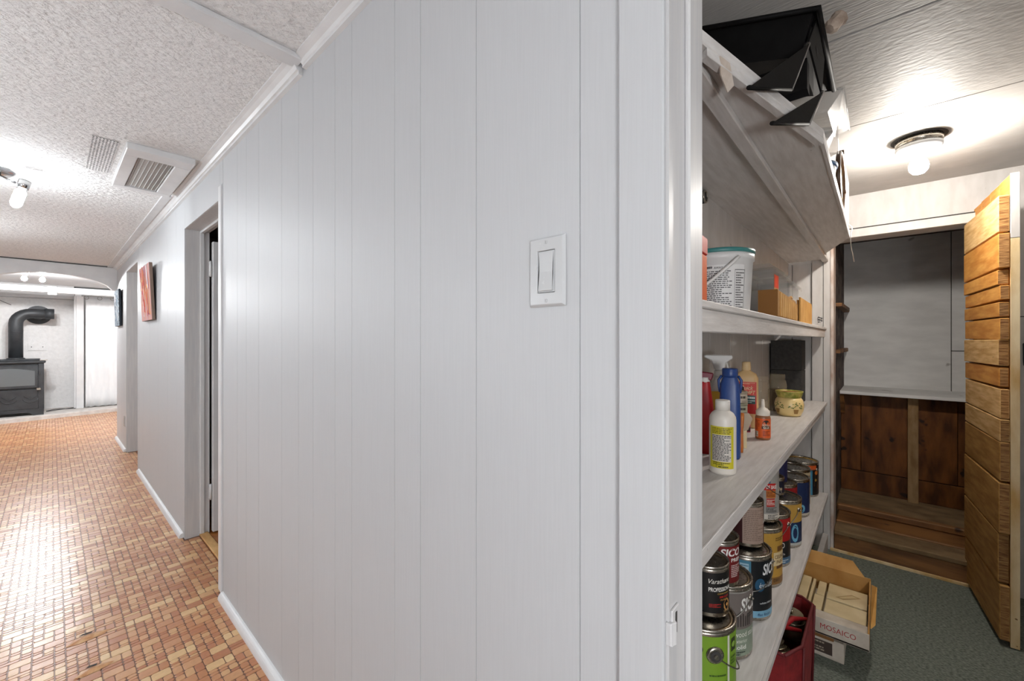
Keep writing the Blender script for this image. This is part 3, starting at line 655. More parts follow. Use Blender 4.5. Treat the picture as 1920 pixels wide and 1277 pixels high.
# perforated ceiling grille
gr = thing('ceiling_grille', 'perforated metal grille set in the stippled ceiling', 'grille', (.118, 2.565, CZ))
mb = MB(); nx, ny = 8, 26; sx, sy = .088 / nx, .52 / ny
for i in range(nx):
    for j in range(ny):
        cx, cy = (i + .5) * sx, (j + .5) * sy; o = len(mb.v); hx, hy = sx / 2, sy / 2
        sq = [(-hx, -hy), (0, -hy), (hx, -hy), (hx, 0), (hx, hy), (0, hy), (-hx, hy), (-hx, 0)]
        for q in sq: mb.v.append((cx + q[0], cy + q[1], -.002))
        for k in range(8):
            t = -PI * 3 / 4 + k * PI / 4; mb.v.append((cx + .0037 * math.cos(t), cy + .005 * math.sin(t), -.002))
        for k in range(8): mb.face((o + k, o + (k + 1) % 8, o + 8 + (k + 1) % 8, o + 8 + k))
mb.build('perforated_plate', M_CEIL, gr, fix=False)
B('duct_void', plain((24, 22, 22), .9), gr, .001, .001, -.0012, .087, .519, -.0004)
# framed return-air vent
vt = thing('ceiling_vent', 'square white framed air vent with wire mesh on the ceiling', 'vent', (.227, 2.53, CZ))
B('frame_board', M_TRIM, vt, 0, 0, -.03, .25, .10, 0, bevel=.002); B('frame_board', M_TRIM, vt, 0, .645, -.03, .25, .70, 0, bevel=.002)
B('frame_board', M_TRIM, vt, 0, .10, -.03, .048, .645, 0, bevel=.002); B('frame_board', M_TRIM, vt, .186, .10, -.03, .25, .645, 0, bevel=.002)
B('filter_pad', textured('filter_pad', (206, 201, 196), (226, 222, 218), .9, (1, 1, 1), 120, 2, .2, .001, 160), vt, .048, .10, -.019, .186, .645, -.001)
for k in range(8):
    x = .056 + k * .0175; MB().tube([(x, .10, -.022), (x, .645, -.022)], .0013, 6).build('wire', M_TRIM, vt)
mb = MB()
for k in range(64): mb.tube([(.048, .104 + k * .0085, -.0202), (.186, .104 + k * .0085, -.0202)], .0009, 4)
o = mb.build('wire_mesh', plain((200, 195, 190), .6), vt); o['kind'] = 'stuff'
# hall lamp
hl = thing('ceiling_lamp', 'chrome ceiling lamp with a bare glowing bulb in the hallway', 'lamp', (-.24, 3.47, CZ))
MB().lathe([(.045, -.034), (.10, -.018), (.115, -.006), (.115, 0)], 32).build('canopy', M_CHROME, hl)
for sx in (1, -1):  # second head, out of view, is added for extra light
    arm = MB().tube([(sx * .05, 0, -.022), (sx * .09, -.08 * (sx > 0), -.06), (sx * .115, -.15 * (sx > 0), -.085)], .006, 8).build('arm', M_CHROME, hl)
    bx, by, bz = (.140, -.17, -.115) if sx > 0 else (-.140, -.02, -.115)
    d = Vector((-.25 * sx, 0, -1)).normalized()
    p0 = Vector((bx, by, bz)); MB().tube([p0, p0 - d * .045], .0225, 18).build('socket', M_CHROME, hl)
    pts = [p0 + d * t for t in (0, .012, .02, .085, .10, .106)]
    MB().tube(pts, [.012, .016, .0215, .0215, .015, .006], 18).build('bulb', E_HALL, hl)
# added ceiling fill light behind the viewer, brightens the hall
nl = thing('ceiling_lamp', 'added round fill light on the unseen hallway ceiling behind the viewer', 'lamp', (-.55, -1.1, CZ))
MB().lathe([(.13, -.02), (.14, 0)], 32).build('canopy', M_TRIM, nl)
MB().lathe([(.01, -.085), (.06, -.08), (.11, -.055), (.125, -.021)], 32).build('globe', E_FILL_NEAR, nl)
# invented standing globe behind the viewer, lights the near wall and closet
sl2 = thing('standing_fill_light', 'added slim standing fill light with a white globe, unseen behind the viewer', 'lamp', (-.45, -.78, 0))
MB().lathe([(.13, 0), (.13, .012), (.02, .02)], 28).build('base', M_IRON, sl2); MB().tube([(0, 0, .02), (0, 0, .88)], .01, 10).build('pole', M_IRON, sl2)
MB().lathe([(.02, .875)] + [(.14 * math.sin(k * PI / 12), 1.02 - .14 * math.cos(k * PI / 12)) for k in range(1, 12)] + [(.005, 1.16)], 32).build('fill_globe', E_FILL_STAND, sl2)
# fill globes added at the unseen left to even out the hall light
e_fill_pend = emis('pendant_fill_glow', (.91, .965, 1), P_FILL_PEND)
for px_, py_, dz_, lb_ in ((-.85, 5.0, .12, 'farther added fill globe hung at the unseen left of the hallway'), (-1.02, 2.0, .34, 'nearer added fill globe hung at the unseen left of the hallway')):
    pn = thing('hanging_fill_light', lb_, 'lamp', (px_, py_, CZ)); dz_ += .32
    MB().tube([(0, 0, -.002), (0, 0, -dz_)], .005, 8).build('cord', M_IRON, pn); MB().lathe([(.05, -.02), (.055, 0)], 20).build('canopy', M_TRIM, pn)
    MB().lathe([(.01, -dz_ - .26)] + [(.13 * math.sin(k * PI / 12), -dz_ - .13 - .13 * math.cos(k * PI / 12)) for k in range(1, 12)] + [(.005, -dz_)], 32).build('fill_globe', e_fill_pend, pn)
# pictures, each leaning out slightly at the top
def picture(label, y0, y1, z0, z1, lean, face_mat, side, seed, dabs):
    p = thing('painting', label, 'painting', (W, (y0 + y1) / 2, z0)); h = z1 - z0; hw = (y1 - y0) / 2
    M = Matrix.Rotation(-lean, 4, 'Y')
    def tr(mb): mb.v = [tuple(M @ Vector(q)) for q in mb.v]; return mb
    tr(MB().box(-.026, -hw, 0, -.006, hw, h)).build('canvas', [side], p, bevel=.002)
    tr(MB().box(-.0275, -hw + .002, .002, -.026, hw - .002, h - .002)).build('painted_face', [face_mat], p)
    rg = random.Random(seed)
    for c, n in dabs:                                       # thick strokes of paint
        for _ in range(n):
            mb = MB()
            yc, zc = rg.uniform(-hw * .8, hw * .7), rg.uniform(.02, h * .7); l = rg.uniform(.08, .22) * h / .45; w = rg.uniform(.012, .04)
            sl_ = rg.uniform(.1, .4) * w * 3
            q = [(yc, zc), (yc + w, zc + .01), (yc + w + sl_, zc + l), (yc + sl_ + w * .3, zc + l * 1.05)]
            q = [(max(-hw, min(hw, a_)), max(0, min(h, b_))) for a_, b_ in q]
            off = -.0278 - rg.random() * .0012
            mb.add([(off, a_, b_) for a_, b_ in q], [(0, 1, 2, 3)])
            tr(mb).build('paint_stroke', plain(c, .8, spec=.2), p, fix=False)
picture('red and orange abstract canvas on the hallway wall', 4.16, 4.68, 1.375, 1.815, .044, textured('paint_lilac', (190, 150, 160), (214, 150, 120), .85, (1, 3, 3), 10, 5, .5, .003, 30), plain((112, 92, 80), .7), 3,
        [((196, 60, 48), 16), ((226, 130, 62), 16), ((150, 50, 84), 12), ((240, 196, 120), 8), ((230, 220, 222), 8)])
picture('dark blue and white abstract canvas near the arch', 6.42, 6.92, 1.38, 1.80, .02, textured('paint_blue', (40, 58, 76), (150, 168, 180), .85, (1, 4, 4), 12, 6, .5, .003, 30, lo=.45, hi=.6), plain((38, 48, 58), .7), 4,
        [((220, 226, 230), 14), ((70, 110, 140), 12), ((24, 32, 44), 10)])

# ================================================================ CLOSET LAMP
cl = thing('ceiling_lamp', 'bare glowing bulb in a porcelain holder on the closet ceiling', 'lamp', (2.36, -.118, 2.041))
mb = MB().lathe([(.085, -.001), (.085, 0), (.084, .0005)], 32); mb.build('ceiling_hole', M_GAP, cl)
MB().lathe([(.066, -.026), (.072, -.022), (.072, -.002), (.066, -.001)], 28, cap=False).build('junction_ring', M_STEEL, cl)
for k in range(5):
    MB().tube([(.05 * math.cos(k * 1.3), .05 * math.sin(k * 1.3), -.003), (.02 * math.cos(k * 2 + 1), .03 * math.sin(k * 2), -.02), (.045 * math.cos(k * 1.3 + 1.2), .045 * math.sin(k * 1.3 + 1.2), -.012)], .003, 6).build('wire', M_GREY, cl)
MB().lathe([(.03, -.062), (.05, -.052), (.072, -.040), (.072, -.030), (.01, -.029)], 32).build('porcelain_base', M_SWITCH, cl)
MB().lathe([(.017, -.072), (.019, -.060)], 18).build('screw_shell', plain((190, 160, 120), .4, .6), cl)
MB().lathe([(.004, -.145), (.018, -.141), (.028, -.128), (.031, -.112), (.027, -.095), (.018, -.082), (.015, -.072)], 24).build('bulb', E_CLOS, cl)

# ================================================================ PAINT CANS
RG, HG, RQ, HQ = .0825, .19, .054, .125
def can(label, x, y, z, r, h, bands, deco=None, handle=None, rim=M_STEEL, lid=M_LID, body=M_STEEL, lab=(.012, .012), turn=0, ear=.009):
    t = thing('paint_can', label, 'paint can', (x, y, z), 0, 'paint cans on the lower shelf')
    a0 = math.atan2(-y, -x) + turn
    MB().lathe([(r * .97, 0), (r, .004), (r, h - .008), (r * .985, h - .004)], 40).build('body', body, t)
    MB().lathe([(r * .985, h - .005), (r * 1.02, h - .003), (r * 1.02, h + .003), (r * .97, h + .004), (r * .93, h + .001), (r * .93, h - .004)], 40, cap=False).build('rim', rim, t)
    MB().lathe([(r * .93, h - .005), (r * .92, h - .0015), (r * .85, h - .0005), (r * .83, h - .004), (r * .80, h - .0045), (.001, h - .0045)], 40).build('lid', lid, t)
    pr = Print(cyl_fn(r, a0), r * .12)
    z0, z1 = lab[0], h - lab[1]
    for (u0, u1, v0, v1, c) in bands:                      # fractions: angle in radians, height 0..1
        pr.rect(u0 * r, z0 + v0 * (z1 - z0), u1 * r, z0 + v1 * (z1 - z0), c)
    pr.up()
    if deco: deco(pr, r, z0, z1 - z0)
    pr.build('label', t)
    if handle:
        ah, drop, sg = handle                                 # angle of the near ear, drop of the wire loop, side it sags to
        e = [Vector(((r + .004) * math.cos(a0 + ah + k * PI), (r + .004) * math.sin(a0 + ah + k * PI), h - (.035 if ear < .015 else .055))) for k in (0, 1)]
        for p in e:
            nr = Vector((p.x, p.y, 0)).normalized(); er = ear
            MB().tube([p - nr * .005, p - nr * .0025, p + nr * .001], [er, er, er * .8], 18).build('ear', M_STEEL, t)
            MB().tube([p + nr * .0005, p + nr * .002], [er * .62, er * .62], 16).build('ear_socket', M_GAP, t); MB().tube([p, p + nr * .006], [er * .3, er * .25], 10).build('ear_pin', M_STEEL, t)
        side = Vector((math.cos(a0 + ah + PI / 2 * sg), math.sin(a0 + ah + PI / 2 * sg), 0))
        pts = []
        for k in range(17):
            q = k / 16; ang = PI * q; c = e[0].lerp(e[1], .5)
            pts.append(c + (e[0] - c) * math.cos(ang) + side * (r + .008) * math.sin(ang) + Vector((0, 0, -drop * math.sin(ang))))
        MB().tube(pts, .0016, 6).build('wire_handle', M_WIRE, t)
    return t
FULL = 3.15
ZL = .325
# green gallon under the black varnish quart
def d_green(p, r, z, h):
    p.disc(-.30 * r, z + h * .80, .011, (40, 66, 26)); p.up().disc(-.30 * r, z + h * .80, .008, (120, 168, 60)); p.up().poly([(-.34 * r, z + h * .77), (-.28 * r, z + h * .77), (-.25 * r, z + h * .84)], (34, 56, 22))
    p.rect(.56 * r, z, .64 * r, z + h, (214, 214, 196)); p.rect(.72 * r, z + h * .74, .95 * r, z + h * .93, (52, 58, 36)); p.up().disc(.83 * r, z + h * .84, .007, (140, 176, 70))
    p.lines(-.7 * r, z + .01, .55 * r, z + h * .36, 9, (74, 106, 34)); p.lines(.70 * r, z + h * .55, .98 * r, z + h * .68, 3, (70, 96, 40))
    p.lines(.0 * r, z + h * .42, .5 * r, z + h * .46, 1, (60, 90, 30))
can('lime green paint can at the near end of the lower shelf', 1.128, .35, ZL, RG, HG, [(-FULL, FULL, 0, 1, (122, 160, 44))], d_green, (.16, .07, 1), turn=.25, ear=.021)
def d_var(p, r, z, h):
    p.rect(-1.45 * r, z + h * .02, -.80 * r, z + h * .26, (196, 186, 170)); p.lines(-1.45 * r, z + h * .3, -.95 * r, z + h * .93, 18, (170, 166, 156))
    p.text('Varathane', -.52 * r, z + h * .74, h * .12, (238, 234, 224), .062, .004, .35); p.text('PROFESSIONAL', -.52 * r, z + h * .545, h * .10, (240, 238, 232), .068, .02)
    p.text('CLEAR FINISH', -.12 * r, z + h * .47, h * .035, (196, 160, 80), .036); p.text('SEMI-GLOSS', -.02 * r, z + h * .38, h * .05, (204, 44, 40), .030); p.text('OIL BASED', .02 * r, z + h * .31, h * .04, (196, 150, 80), .024)
    p.lines(-.5 * r, z + h * .14, .05 * r, z + h * .24, 3, (176, 40, 36))
    n = 8; p.poly([(.42 * r + .012 * math.cos(PI / 8 + k * PI / 4), z + h * .18 + .015 * math.sin(PI / 8 + k * PI / 4)) for k in range(n)], (206, 150, 84))
    p.up().disc(.42 * r, z + h * .18, .0075, (30, 24, 20)); p.up().disc(.42 * r, z + h * .19, .004, (206, 150, 84))
    p.text('CAUTION', .20 * r, z + h * .02, h * .05, (206, 170, 120), .020); p.rect(-1.38 * r, z + h * .05, -.86 * r, z + h * .07, (40, 40, 40))
    for k in range(12): p.rect((-1.38 + k * .045) * r, z + h * .08, (-1.36 + k * .045) * r, z + h * .22, (40, 40, 40))
can('black varnish can lettered in white standing on the lime green can', 1.155, .343, ZL + HG + .004, RQ, HQ, [(-FULL, FULL, 0, 1, (20, 19, 20))], d_var, turn=.62)
# grey exterior stain gallon with the red quart
def d_stain(p, r, z, h):
    p.rect(-.2 * r, z + h * .42, 1.7 * r, z + h * .98, (118, 108, 104)); p.up()
    for k in range(9):
        p.rect((.0 + .10 * k) * r, z + h * .46, (.06 + .10 * k) * r, z + h * (.62 + .02 * (k % 3)), (70, 62, 60))
    p.poly([(.2 * r, z + h * .44), (1.3 * r, z + h * .44), (1.3 * r, z + h * .56)], (52, 52, 60)); p.up()
    p.text('SICO', .42 * r, z + h * .70, h * .20, (236, 234, 230), .074, .03, .2); p.lines(.7 * r, z + h * .58, 1.4 * r, z + h * .66, 2, (60, 60, 60))
    p.text('wood stain', .2 * r, z + h * .30, h * .09, (236, 236, 226), .075, .0); p.text('exterior', .2 * r, z + h * .21, h * .06, (226, 228, 216), .042, 0); p.text('solid', .2 * r, z + h * .11, h * .07, (240, 240, 232), .036, .01)
    p.lines(.05 * r, z + h * .01, .6 * r, z + h * .08, 2, (50, 60, 54))
can('grey stain can lettered wood exterior solid near the jamb', 1.332, .355, ZL, RG, HG + .012, [(-FULL, FULL, .42, 1, (150, 146, 140)), (-FULL, FULL, 0, .42, (134, 146, 128))], d_stain, (.9, .07, -1), turn=.22)
def d_red(p, r, z, h):
    p.rect(-.36 * r, z + h * .72, 1.7 * r, z + h * 1, (116, 26, 28)); p.rect(-.36 * r, z, 1.7 * r, z + h * .48, (104, 24, 26)); p.rect(-.36 * r, z + h * .48, .12 * r, z + h * .72, (186, 182, 178)); p.up()
    p.text('SICO', -.28 * r, z + h * .74, h * .20, (240, 238, 234), .066, .03, .2); p.poly([(-.3 * r, z + h * .42), (.16 * r, z + h * .42), (-.07 * r, z + h * .56)], (196, 170, 140))
    p.rect(-.25 * r, z + h * .2, .12 * r, z + h * .42, (214, 200, 180)); p.up().rect(-.18 * r, z + h * .2, -.06 * r, z + h * .36, (96, 60, 46)); p.rect(.0 * r, z + h * .26, .08 * r, z + h * .36, (96, 60, 46))
    p.text('PREP', .28 * r, z + h * .58, h * .10, (240, 236, 230), .034, .02); p.lines(.28 * r, z + h * .15, .95 * r, z + h * .5, 7, (214, 190, 186))
can('dark red can with white lettering standing on the grey stain can', 1.292, .352, ZL + HG + .016, RQ, HQ, [(-FULL, -.36, 0, 1, (150, 138, 126)), (-.36, FULL, 0, 1, (112, 26, 28))], d_red, turn=.38)
# black and teal gallon with the maroon quart
def d_evo(p, r, z, h):
    p.rect(-.9 * r, z, -.14 * r, z + h, (74, 132, 158)); p.rect(-.14 * r, z + h * .0, 1.6 * r, z + h * .12, (120, 170, 196)); p.up()
    p.disc(.20 * r, z + h * .58, .017, (40, 84, 116), .021); p.up(); p.text('évolution', .16 * r, z + h * .53, h * .10, (232, 236, 238), .075, -.004)
    p.text('SICO', .30 * r, z + h * .76, h * .19, (236, 236, 236), .070, .03, .2); p.text('white blanc', .18 * r, z + h * .24, h * .035, (220, 224, 226), .05); p.text('flat finish', .1 * r, z + h * .03, h * .05, (40, 80, 120), .05)
    p.rect(-.52 * r, z + h * .72, -.22 * r, z + h * .95, (170, 200, 214)); p.up().lines(-.5 * r, z + h * .74, -.24 * r, z + h * .93, 5, (60, 110, 140)); p.lines(-.75 * r, z + h * .1, -.3 * r, z + h * .66, 14, (44, 90, 116))
    p.poly([(-.14 * r, z + h * .12), (1.5 * r, z + h * .12), (1.5 * r, z + h * .2), (.4 * r, z + h * .26)], (40, 76, 104))
can('black and teal paint can with a pale blue base band', 1.555, .345, ZL, RG, HG + .012, [(-FULL, FULL, 0, 1, (22, 24, 28))], d_evo, (1.25, .07, -1), turn=.42)
def d_mar(p, r, z, h):
    p.lines(-.3 * r, z + h * .08, .98 * r, z + h * .94, 17, (126, 104, 92), .4); p.lines(-1.05 * r, z + h * .5, -.6 * r, z + h * .66, 1, (206, 196, 190)); p.poly([(1.0 * r, z + h * .5), (1.2 * r, z + h * .55), (1.05 * r, z + h * .66)], (214, 206, 200))
can('maroon can with a beige text panel standing on the black and teal can', 1.590, .345, ZL + HG + .016, RQ, HQ + .02, [(-FULL, -.38, 0, 1, (62, 28, 30)), (-.38, 1.05, 0, 1, (168, 144, 130)), (1.05, FULL, 0, 1, (62, 28, 30))], d_mar, turn=.22)
# ochre ceiling paint with the tall grey can
def d_yel(p, r, z, h):
    p.rect(.40 * r, z + h * .36, 1.2 * r, z + h * .62, (226, 204, 158)); p.rect(.55 * r, z + h * .30, 1.1 * r, z + h * .36, (104, 66, 36)); p.rect(.6 * r, z + h * .64, 1.1 * r, z + h * .74, (116, 78, 40)); p.rect(-1 * r, z, 1.6 * r, z + h * .14, (132, 92, 44)); p.up()
    p.text('CEILING', .46 * r, z + h * .50, h * .07, (120, 84, 40), .05); p.text('PAINT', .56 * r, z + h * .40, h * .07, (120, 84, 40), .04); p.text('DRY', .4 * r, z + h * .05, h * .06, (60, 44, 26), .03)
    p.lines(.5 * r, z + h * .84, 1.2 * r, z + h * .92, 2, (112, 76, 32))
can('ochre yellow ceiling paint can between the teal and red cans', 1.786, .35, ZL, RG, HG + .018, [(-FULL, FULL, 0, 1, (194, 150, 66))], d_yel, turn=.3)
def d_deb(p, r, z, h):
    p.rect(-.12 * r, z + h * .60, .62 * r, z + h * .74, (196, 30, 28)); p.rect(.0 * r, z + h * .44, .62 * r, z + h * .60, (204, 120, 50)); p.rect(.02 * r, z + h * .26, .55 * r, z + h * .43, (188, 44, 36)); p.rect(-.12 * r, z + h * .74, .25 * r, z + h * .9, (70, 104, 136)); p.up()
    p.text('DE BASE', .0 * r, z + h * .63, h * .075, (240, 236, 230), .042, .02, .15); p.lines(.04 * r, z + h * .29, .53 * r, z + h * .41, 4, (240, 220, 210)); p.lines(.02 * r, z + h * .46, .58 * r, z + h * .58, 4, (120, 50, 24))
    p.lines(.0 * r, z + h * .14, .7 * r, z + h * .25, 4, (70, 68, 66)); p.rect(-1.4 * r, z + .0, 1.5 * r, z + h * .11, (214, 206, 194)); p.up().lines(.1 * r, z + h * .01, .8 * r, z + h * .10, 3, (70, 66, 62))
    p.lines(-.9 * r, z + h * .15, -.25 * r, z + h * .9, 16, (130, 116, 110), .35)
can('tall grey can with a red square logo standing on the ochre can', 1.832, .345, ZL + HG + .022, .060, .205, [(-FULL, -.15, 0, 1, (156, 140, 132)), (-.15, FULL, 0, 1, (160, 156, 150))], d_deb, (-.5, .07, 1), turn=.3)
def d_rb(p, r, z, h):
    p.text('O', .62 * r, z + h * .36, h * .12, (220, 214, 206), .018); p.text('de la', .5 * r, z + h * .2, h * .05, (200, 196, 190), .03); p.rect(.3 * r, z, 1.5 * r, z + h * .14, (60, 100, 132)); p.up().lines(.5 * r, z + h * .02, 1.1 * r, z + h * .1, 2, (200, 210, 216))
can('red and black paint can behind the ochre can', 1.968, .35, ZL, RG, HG + .01, [(-FULL, FULL, .5, 1, (168, 26, 28)), (-FULL, FULL, 0, .5, (28, 28, 32))], d_rb, (1.1, .09, -1))
def d_bo(p, r, z, h):
    p.rect(-1 * r, z, 1.6 * r, z + h * .06, (176, 180, 176)); p.up(); p.text('O', .55 * r, z + h * .10, h * .42, (110, 176, 206), .036, .03); p.rect(.28 * r, z + h * .08, .36 * r, z + h * .5, (70, 130, 160))
can('gold topped navy paint can with a pale blue letter O', 2.178, .337, ZL, RG, HG + .008, [(-FULL, FULL, .56, 1, (190, 150, 70)), (-FULL, FULL, 0, .56, (30, 48, 84))], d_bo, (1.0, .12, -1))
def d_sm(p, r, z, h):
    p.disc(.25 * r, z + h * .74, .012, (110, 130, 160)); p.rect(-.1 * r, z + h * .25, .9 * r, z + h * .45, (206, 180, 140)); p.up(); p.lines(-.02 * r, z + h * .27, .8 * r, z + h * .43, 1, (90, 60, 34), .7); p.disc(.30 * r, z + h * .76, .006, (214, 214, 220))
can('small navy can with a round logo standing on the gold topped can', 2.185, .365, ZL + HG + .012, .046, .075, [(-FULL, FULL, 0, 1, (34, 34, 52))], d_sm)
can('small red paint can half hidden beyond the gold topped can', 2.375, .37, ZL, .075, HG + .015, [(-FULL, FULL, 0, 1, (150, 28, 34))], None)
can('purple and grey can stacked high at the back of the lower shelf', 2.335, .385, ZL + HG + .019, .056, .13, [(-FULL, .35, 0, 1, (120, 112, 112)), (.35, FULL, 0, 1, (40, 42, 84))], None)
def d_b(p, r, z, h):
    p.rect(-1 * r, z, 1.6 * r, z + h * .06, (190, 184, 170)); p.up(); p.text('b', .45 * r, z + h * .10, h * .34, (110, 176, 206), .032, .03); p.rect(.26 * r, z + h * .08, .36 * r, z + h * .42, (70, 130, 160))
can('navy paint can with a pale blue letter b', 2.573, .35, ZL, RG, HG - .004, [(-FULL, FULL, 0, 1, (26, 42, 82))], d_b)
can('cream labelled paint can between two navy and black cans', 2.748, .365, ZL, RG, HG, [(-FULL, FULL, 0, 1, (196, 178, 146)), ], lambda p, r, z, h: p.rect(.9 * r, z + h * .3, 1.3 * r, z + h * .9, (150, 110, 70)))
def d_big(p, r, z, h):
    p.rect(.35 * r, z, .68 * r, z + h * .9, (66, 132, 164)); p.rect(.2 * r, z + h * .84, 1.0 * r, z + h, (206, 92, 40)); p.up(); p.poly([(.8 * r, z + h * .3), (1.2 * r, z + h * .2), (1.25 * r, z + h * .8), (.95 * r, z + h * .85)], (120, 84, 40)); p.disc(1.0 * r, z + h * .75, .012, (214, 120, 50)); p.disc(.95 * r, z + h * .5, .008, (160, 130, 60))
can('black and orange paint can at the far end of the lower shelf', 2.94, .345, ZL, RG, HG, [(-FULL, FULL, 0, 1, (24, 22, 24))], d_big, (1.05, -.0, -1), lid=textured('yellow_splashed_lid', (140, 96, 50), (220, 180, 80), .4, (1, 1, 1), 12, 3, .1, .001, 40, metal=.4))

# ================================================================ MIDDLE SHELF
ZM = .857
def to_cam(x, y): return math.atan2(-y, -x)
# white squeeze bottle with yellow label
t = thing('bottle', 'white bottle with a yellow text label on the middle shelf edge', 'bottle', (1.228, .322, ZM)); r = .0335; a0 = to_cam(1.228, .322)
MB().lathe([(r * .93, 0), (r, .006), (r, .145), (r * .97, .153), (r * .8, .163), (.018, .170), (.017, .172)], 36).build('body', plain((226, 218, 208), .4), t)
MB().lathe([(.0185, .171), (.0185, .196), (.017, .198)], 28).build('cap', plain((224, 218, 210), .45), t)
p = Print(cyl_fn(r, a0 - .1), .004); p.rect(-.95 * r, .018, .98 * r, .130, (204, 190, 40)); p.up().rect(-.72 * r, .036, .74 * r, .108, (206, 198, 190)); p.up()
p.lines(-.7 * r, .038, .72 * r, .107, 17, (62, 58, 58), .55, 3); p.lines(-.7 * r, .110, .8 * r, .127, 4, (96, 84, 20), .5, 4); p.lines(-.6 * r, .026, .6 * r, .035, 2, (70, 64, 20)); p.text('C', -.4 * r, .0195, .0065, (60, 56, 20), .005); p.lines(-.2 * r, .019, .5 * r, .026, 1, (70, 70, 26))
p.build('label', t)
# tall blue flat bottle
t = thing('bottle', 'tall blue flat plastic bottle behind the white bottle', 'bottle', (1.395, .345, ZM), to_cam(1.395, .345) + PI / 2)
blue = plain((36, 66, 128), .38)
MB().loft([(0, 0, 0, .026, .02), (.006, 0, 0, .029, .022), (.16, 0, 0, .029, .022), (.225, 0, 0, .027, .021), (.245, 0, 0, .021, .018), (.252, 0, 0, .0185, .017)], 28, e=3.2).build('body', blue, t)
MB().lathe([(.021, .250), (.022, .253), (.022, .272), (.020, .275)], 24).build('cap', blue, t)
for sx in (-1, 1): MB().tube([(sx * .022, 0, .252), (sx * .031, 0, .238), (sx * .030, 0, .22), (sx * .027, 0, .20)], .004, 8).build('grip_loop', blue, t)
# clear spray bottle with trigger
t = thing('spray_bottle', 'translucent white trigger spray bottle behind the blue bottle', 'spray bottle', (1.56, .42, ZM), to_cam(1.56, .42) + PI / 2 + .1)
cw_ = plain((218, 214, 208), .35)
MB().loft([(0, 0, 0, .04, .028), (.15, 0, 0, .04, .028), (.19, 0, 0, .03, .022), (.225, 0, 0, .015, .014), (.235, 0, 0, .014, .013)], 24, e=3).build('body', cw_, t)
B('label', plain((222, 176, 60), .5), t, -.03, -.030, .10, .03, -.0282, .185)
MB().lathe([(.016, .235), (.016, .255)], 18).build('collar', cw_, t)
MB().prism([(-.014, .255), (.016, .255), (.020, .282), (.042, .298), (.040, .310), (-.046, .310), (-.05, .302), (-.026, .290)], -.011, .011, 'y').build('trigger_head', plain((206, 202, 198), .4), t, bevel=.003)
MB().tube([(.020, 0, .290), (.028, 0, .262), (.042, 0, .238)], .004, 8).build('trigger', cw_, t)
# red spray bottle by the jamb
t = thing('spray_bottle', 'red spray bottle half hidden by the door jamb', 'spray bottle', (1.405, .432, ZM), to_cam(1.405, .432) + PI / 2)
red = plain((168, 22, 26), .4)
MB().loft([(0, 0, 0, .038, .026), (.13, 0, 0, .038, .026), (.165, .004, 0, .03, .022), (.225, .012, 0, .014, .013), (.228, .012, 0, .013, .012)], 24, e=3).build('body', red, t)
MB().prism([(-.02, .240), (.030, .232), (.036, .256), (-.016, .262)], -.010, .010, 'y').build('trigger_head', plain((120, 30, 50), .4), t, bevel=.003)
MB().lathe([(.013, .226), (.013, .242)], 16, (.012, 0, 0)).build('collar', plain((230, 226, 220), .4), t)
# yellow bottle sliver
t = thing('bottle', 'yellow banded white bottle behind the red spray bottle', 'bottle', (1.665, .463, ZM)); r = .03
MB().lathe([(r, 0), (r, .17), (r * .7, .20), (.012, .225), (.012, .235)], 24).build('body', plain((226, 220, 210), .4), t)
p = Print(cyl_fn(r, to_cam(1.665, .463)), .004); p.rect(-1.3 * r, .09, 1.3 * r, .168, (212, 164, 44)); p.build('label', t)
# paint scraper leaning at the shelf edge
t = thing('paint_scraper', 'worn scraper with an orange wooden handle on the middle shelf', 'scraper', (1.478, .333, ZM), to_cam(1.478, .333) + PI / 2)
MB().loft([(0.001, 0, 0, .006, .005), (.02, 0, 0, .007, .006), (.07, .001, 0, .005, .005), (.11, .002, 0, .007, .005), (.128, .003, 0, .006, .005)], 14, e=2.2).build('handle', textured('orange_handle', (176, 88, 26), (206, 120, 44), .4, (1, 1, 1), 20, 4, .1, .001, 40), t)
MB().plate([(.003, .004, .126), (.008, .004, .07), (.020, .004, .075), (.032, .004, .112), (.022, .004, .128)], .004).build('blade', plain((150, 132, 112), .35, .6), t)
# stir stick with print
t = thing('stir_stick', 'pale wooden stir stick with dark lettering beside the scraper', 'stir stick', (1.545, .345, ZM), to_cam(1.545, .345) + PI / 2)
B('stick', M_TILE, t, -.014, -.002, 0, .014, .002, .085, bevel=.001)
p = Print(plane_fn((-.009, -.002, .006), (0, 0, 1), (-1, 0, 0), (0, -1, 0))); p.lines(.004, -.016, .066, -.002, 1, (60, 52, 44), .8); p.build('lettering', t)
# stacked small tins on a tub
tx, ty = 1.675, .385
t = thing('tub', 'short cream tub supporting two flat tins on the middle shelf', 'tub', (tx, ty, ZM)); MB().lathe([(.022, 0), (.025, .01), (.025, .088), (.023, .092)], 28).build('body', plain((206, 190, 160), .5), t)
p = Print(cyl_fn(.025, to_cam(tx, ty)), .004); p.rect(-.03, .03, .03, .075, (214, 160, 70)); p.build('label', t)
for k, (c, st_, lb) in enumerate((((150, 146, 124), 'ZEBO', 'lower flat grey green tin of the stacked pair'), ((178, 164, 146), 'NORWESCO', 'upper flat beige tin of the stacked pair'))):
    t = thing('tin', lb, 'tin', (tx, ty, ZM + .093 + k * .042)); r = .028
    MB().lathe([(r, 0), (r * 1.02, .002), (r, .006), (r, .034), (r * 1.03, .035), (r * 1.03, .040), (r * .95, .041)], 32).build('body', plain(c, .4, .3), t)
    p = Print(cyl_fn(r, to_cam(tx, ty)), .004); p.rect(-1.2 * r, .009, 1.2 * r, .031, tuple(min(255, v + 18) for v in c)); p.up().lines(-.5 * r, .013, .9 * r, .027, 1, (60, 50, 40), .6, k + 3); p.build('label', t)
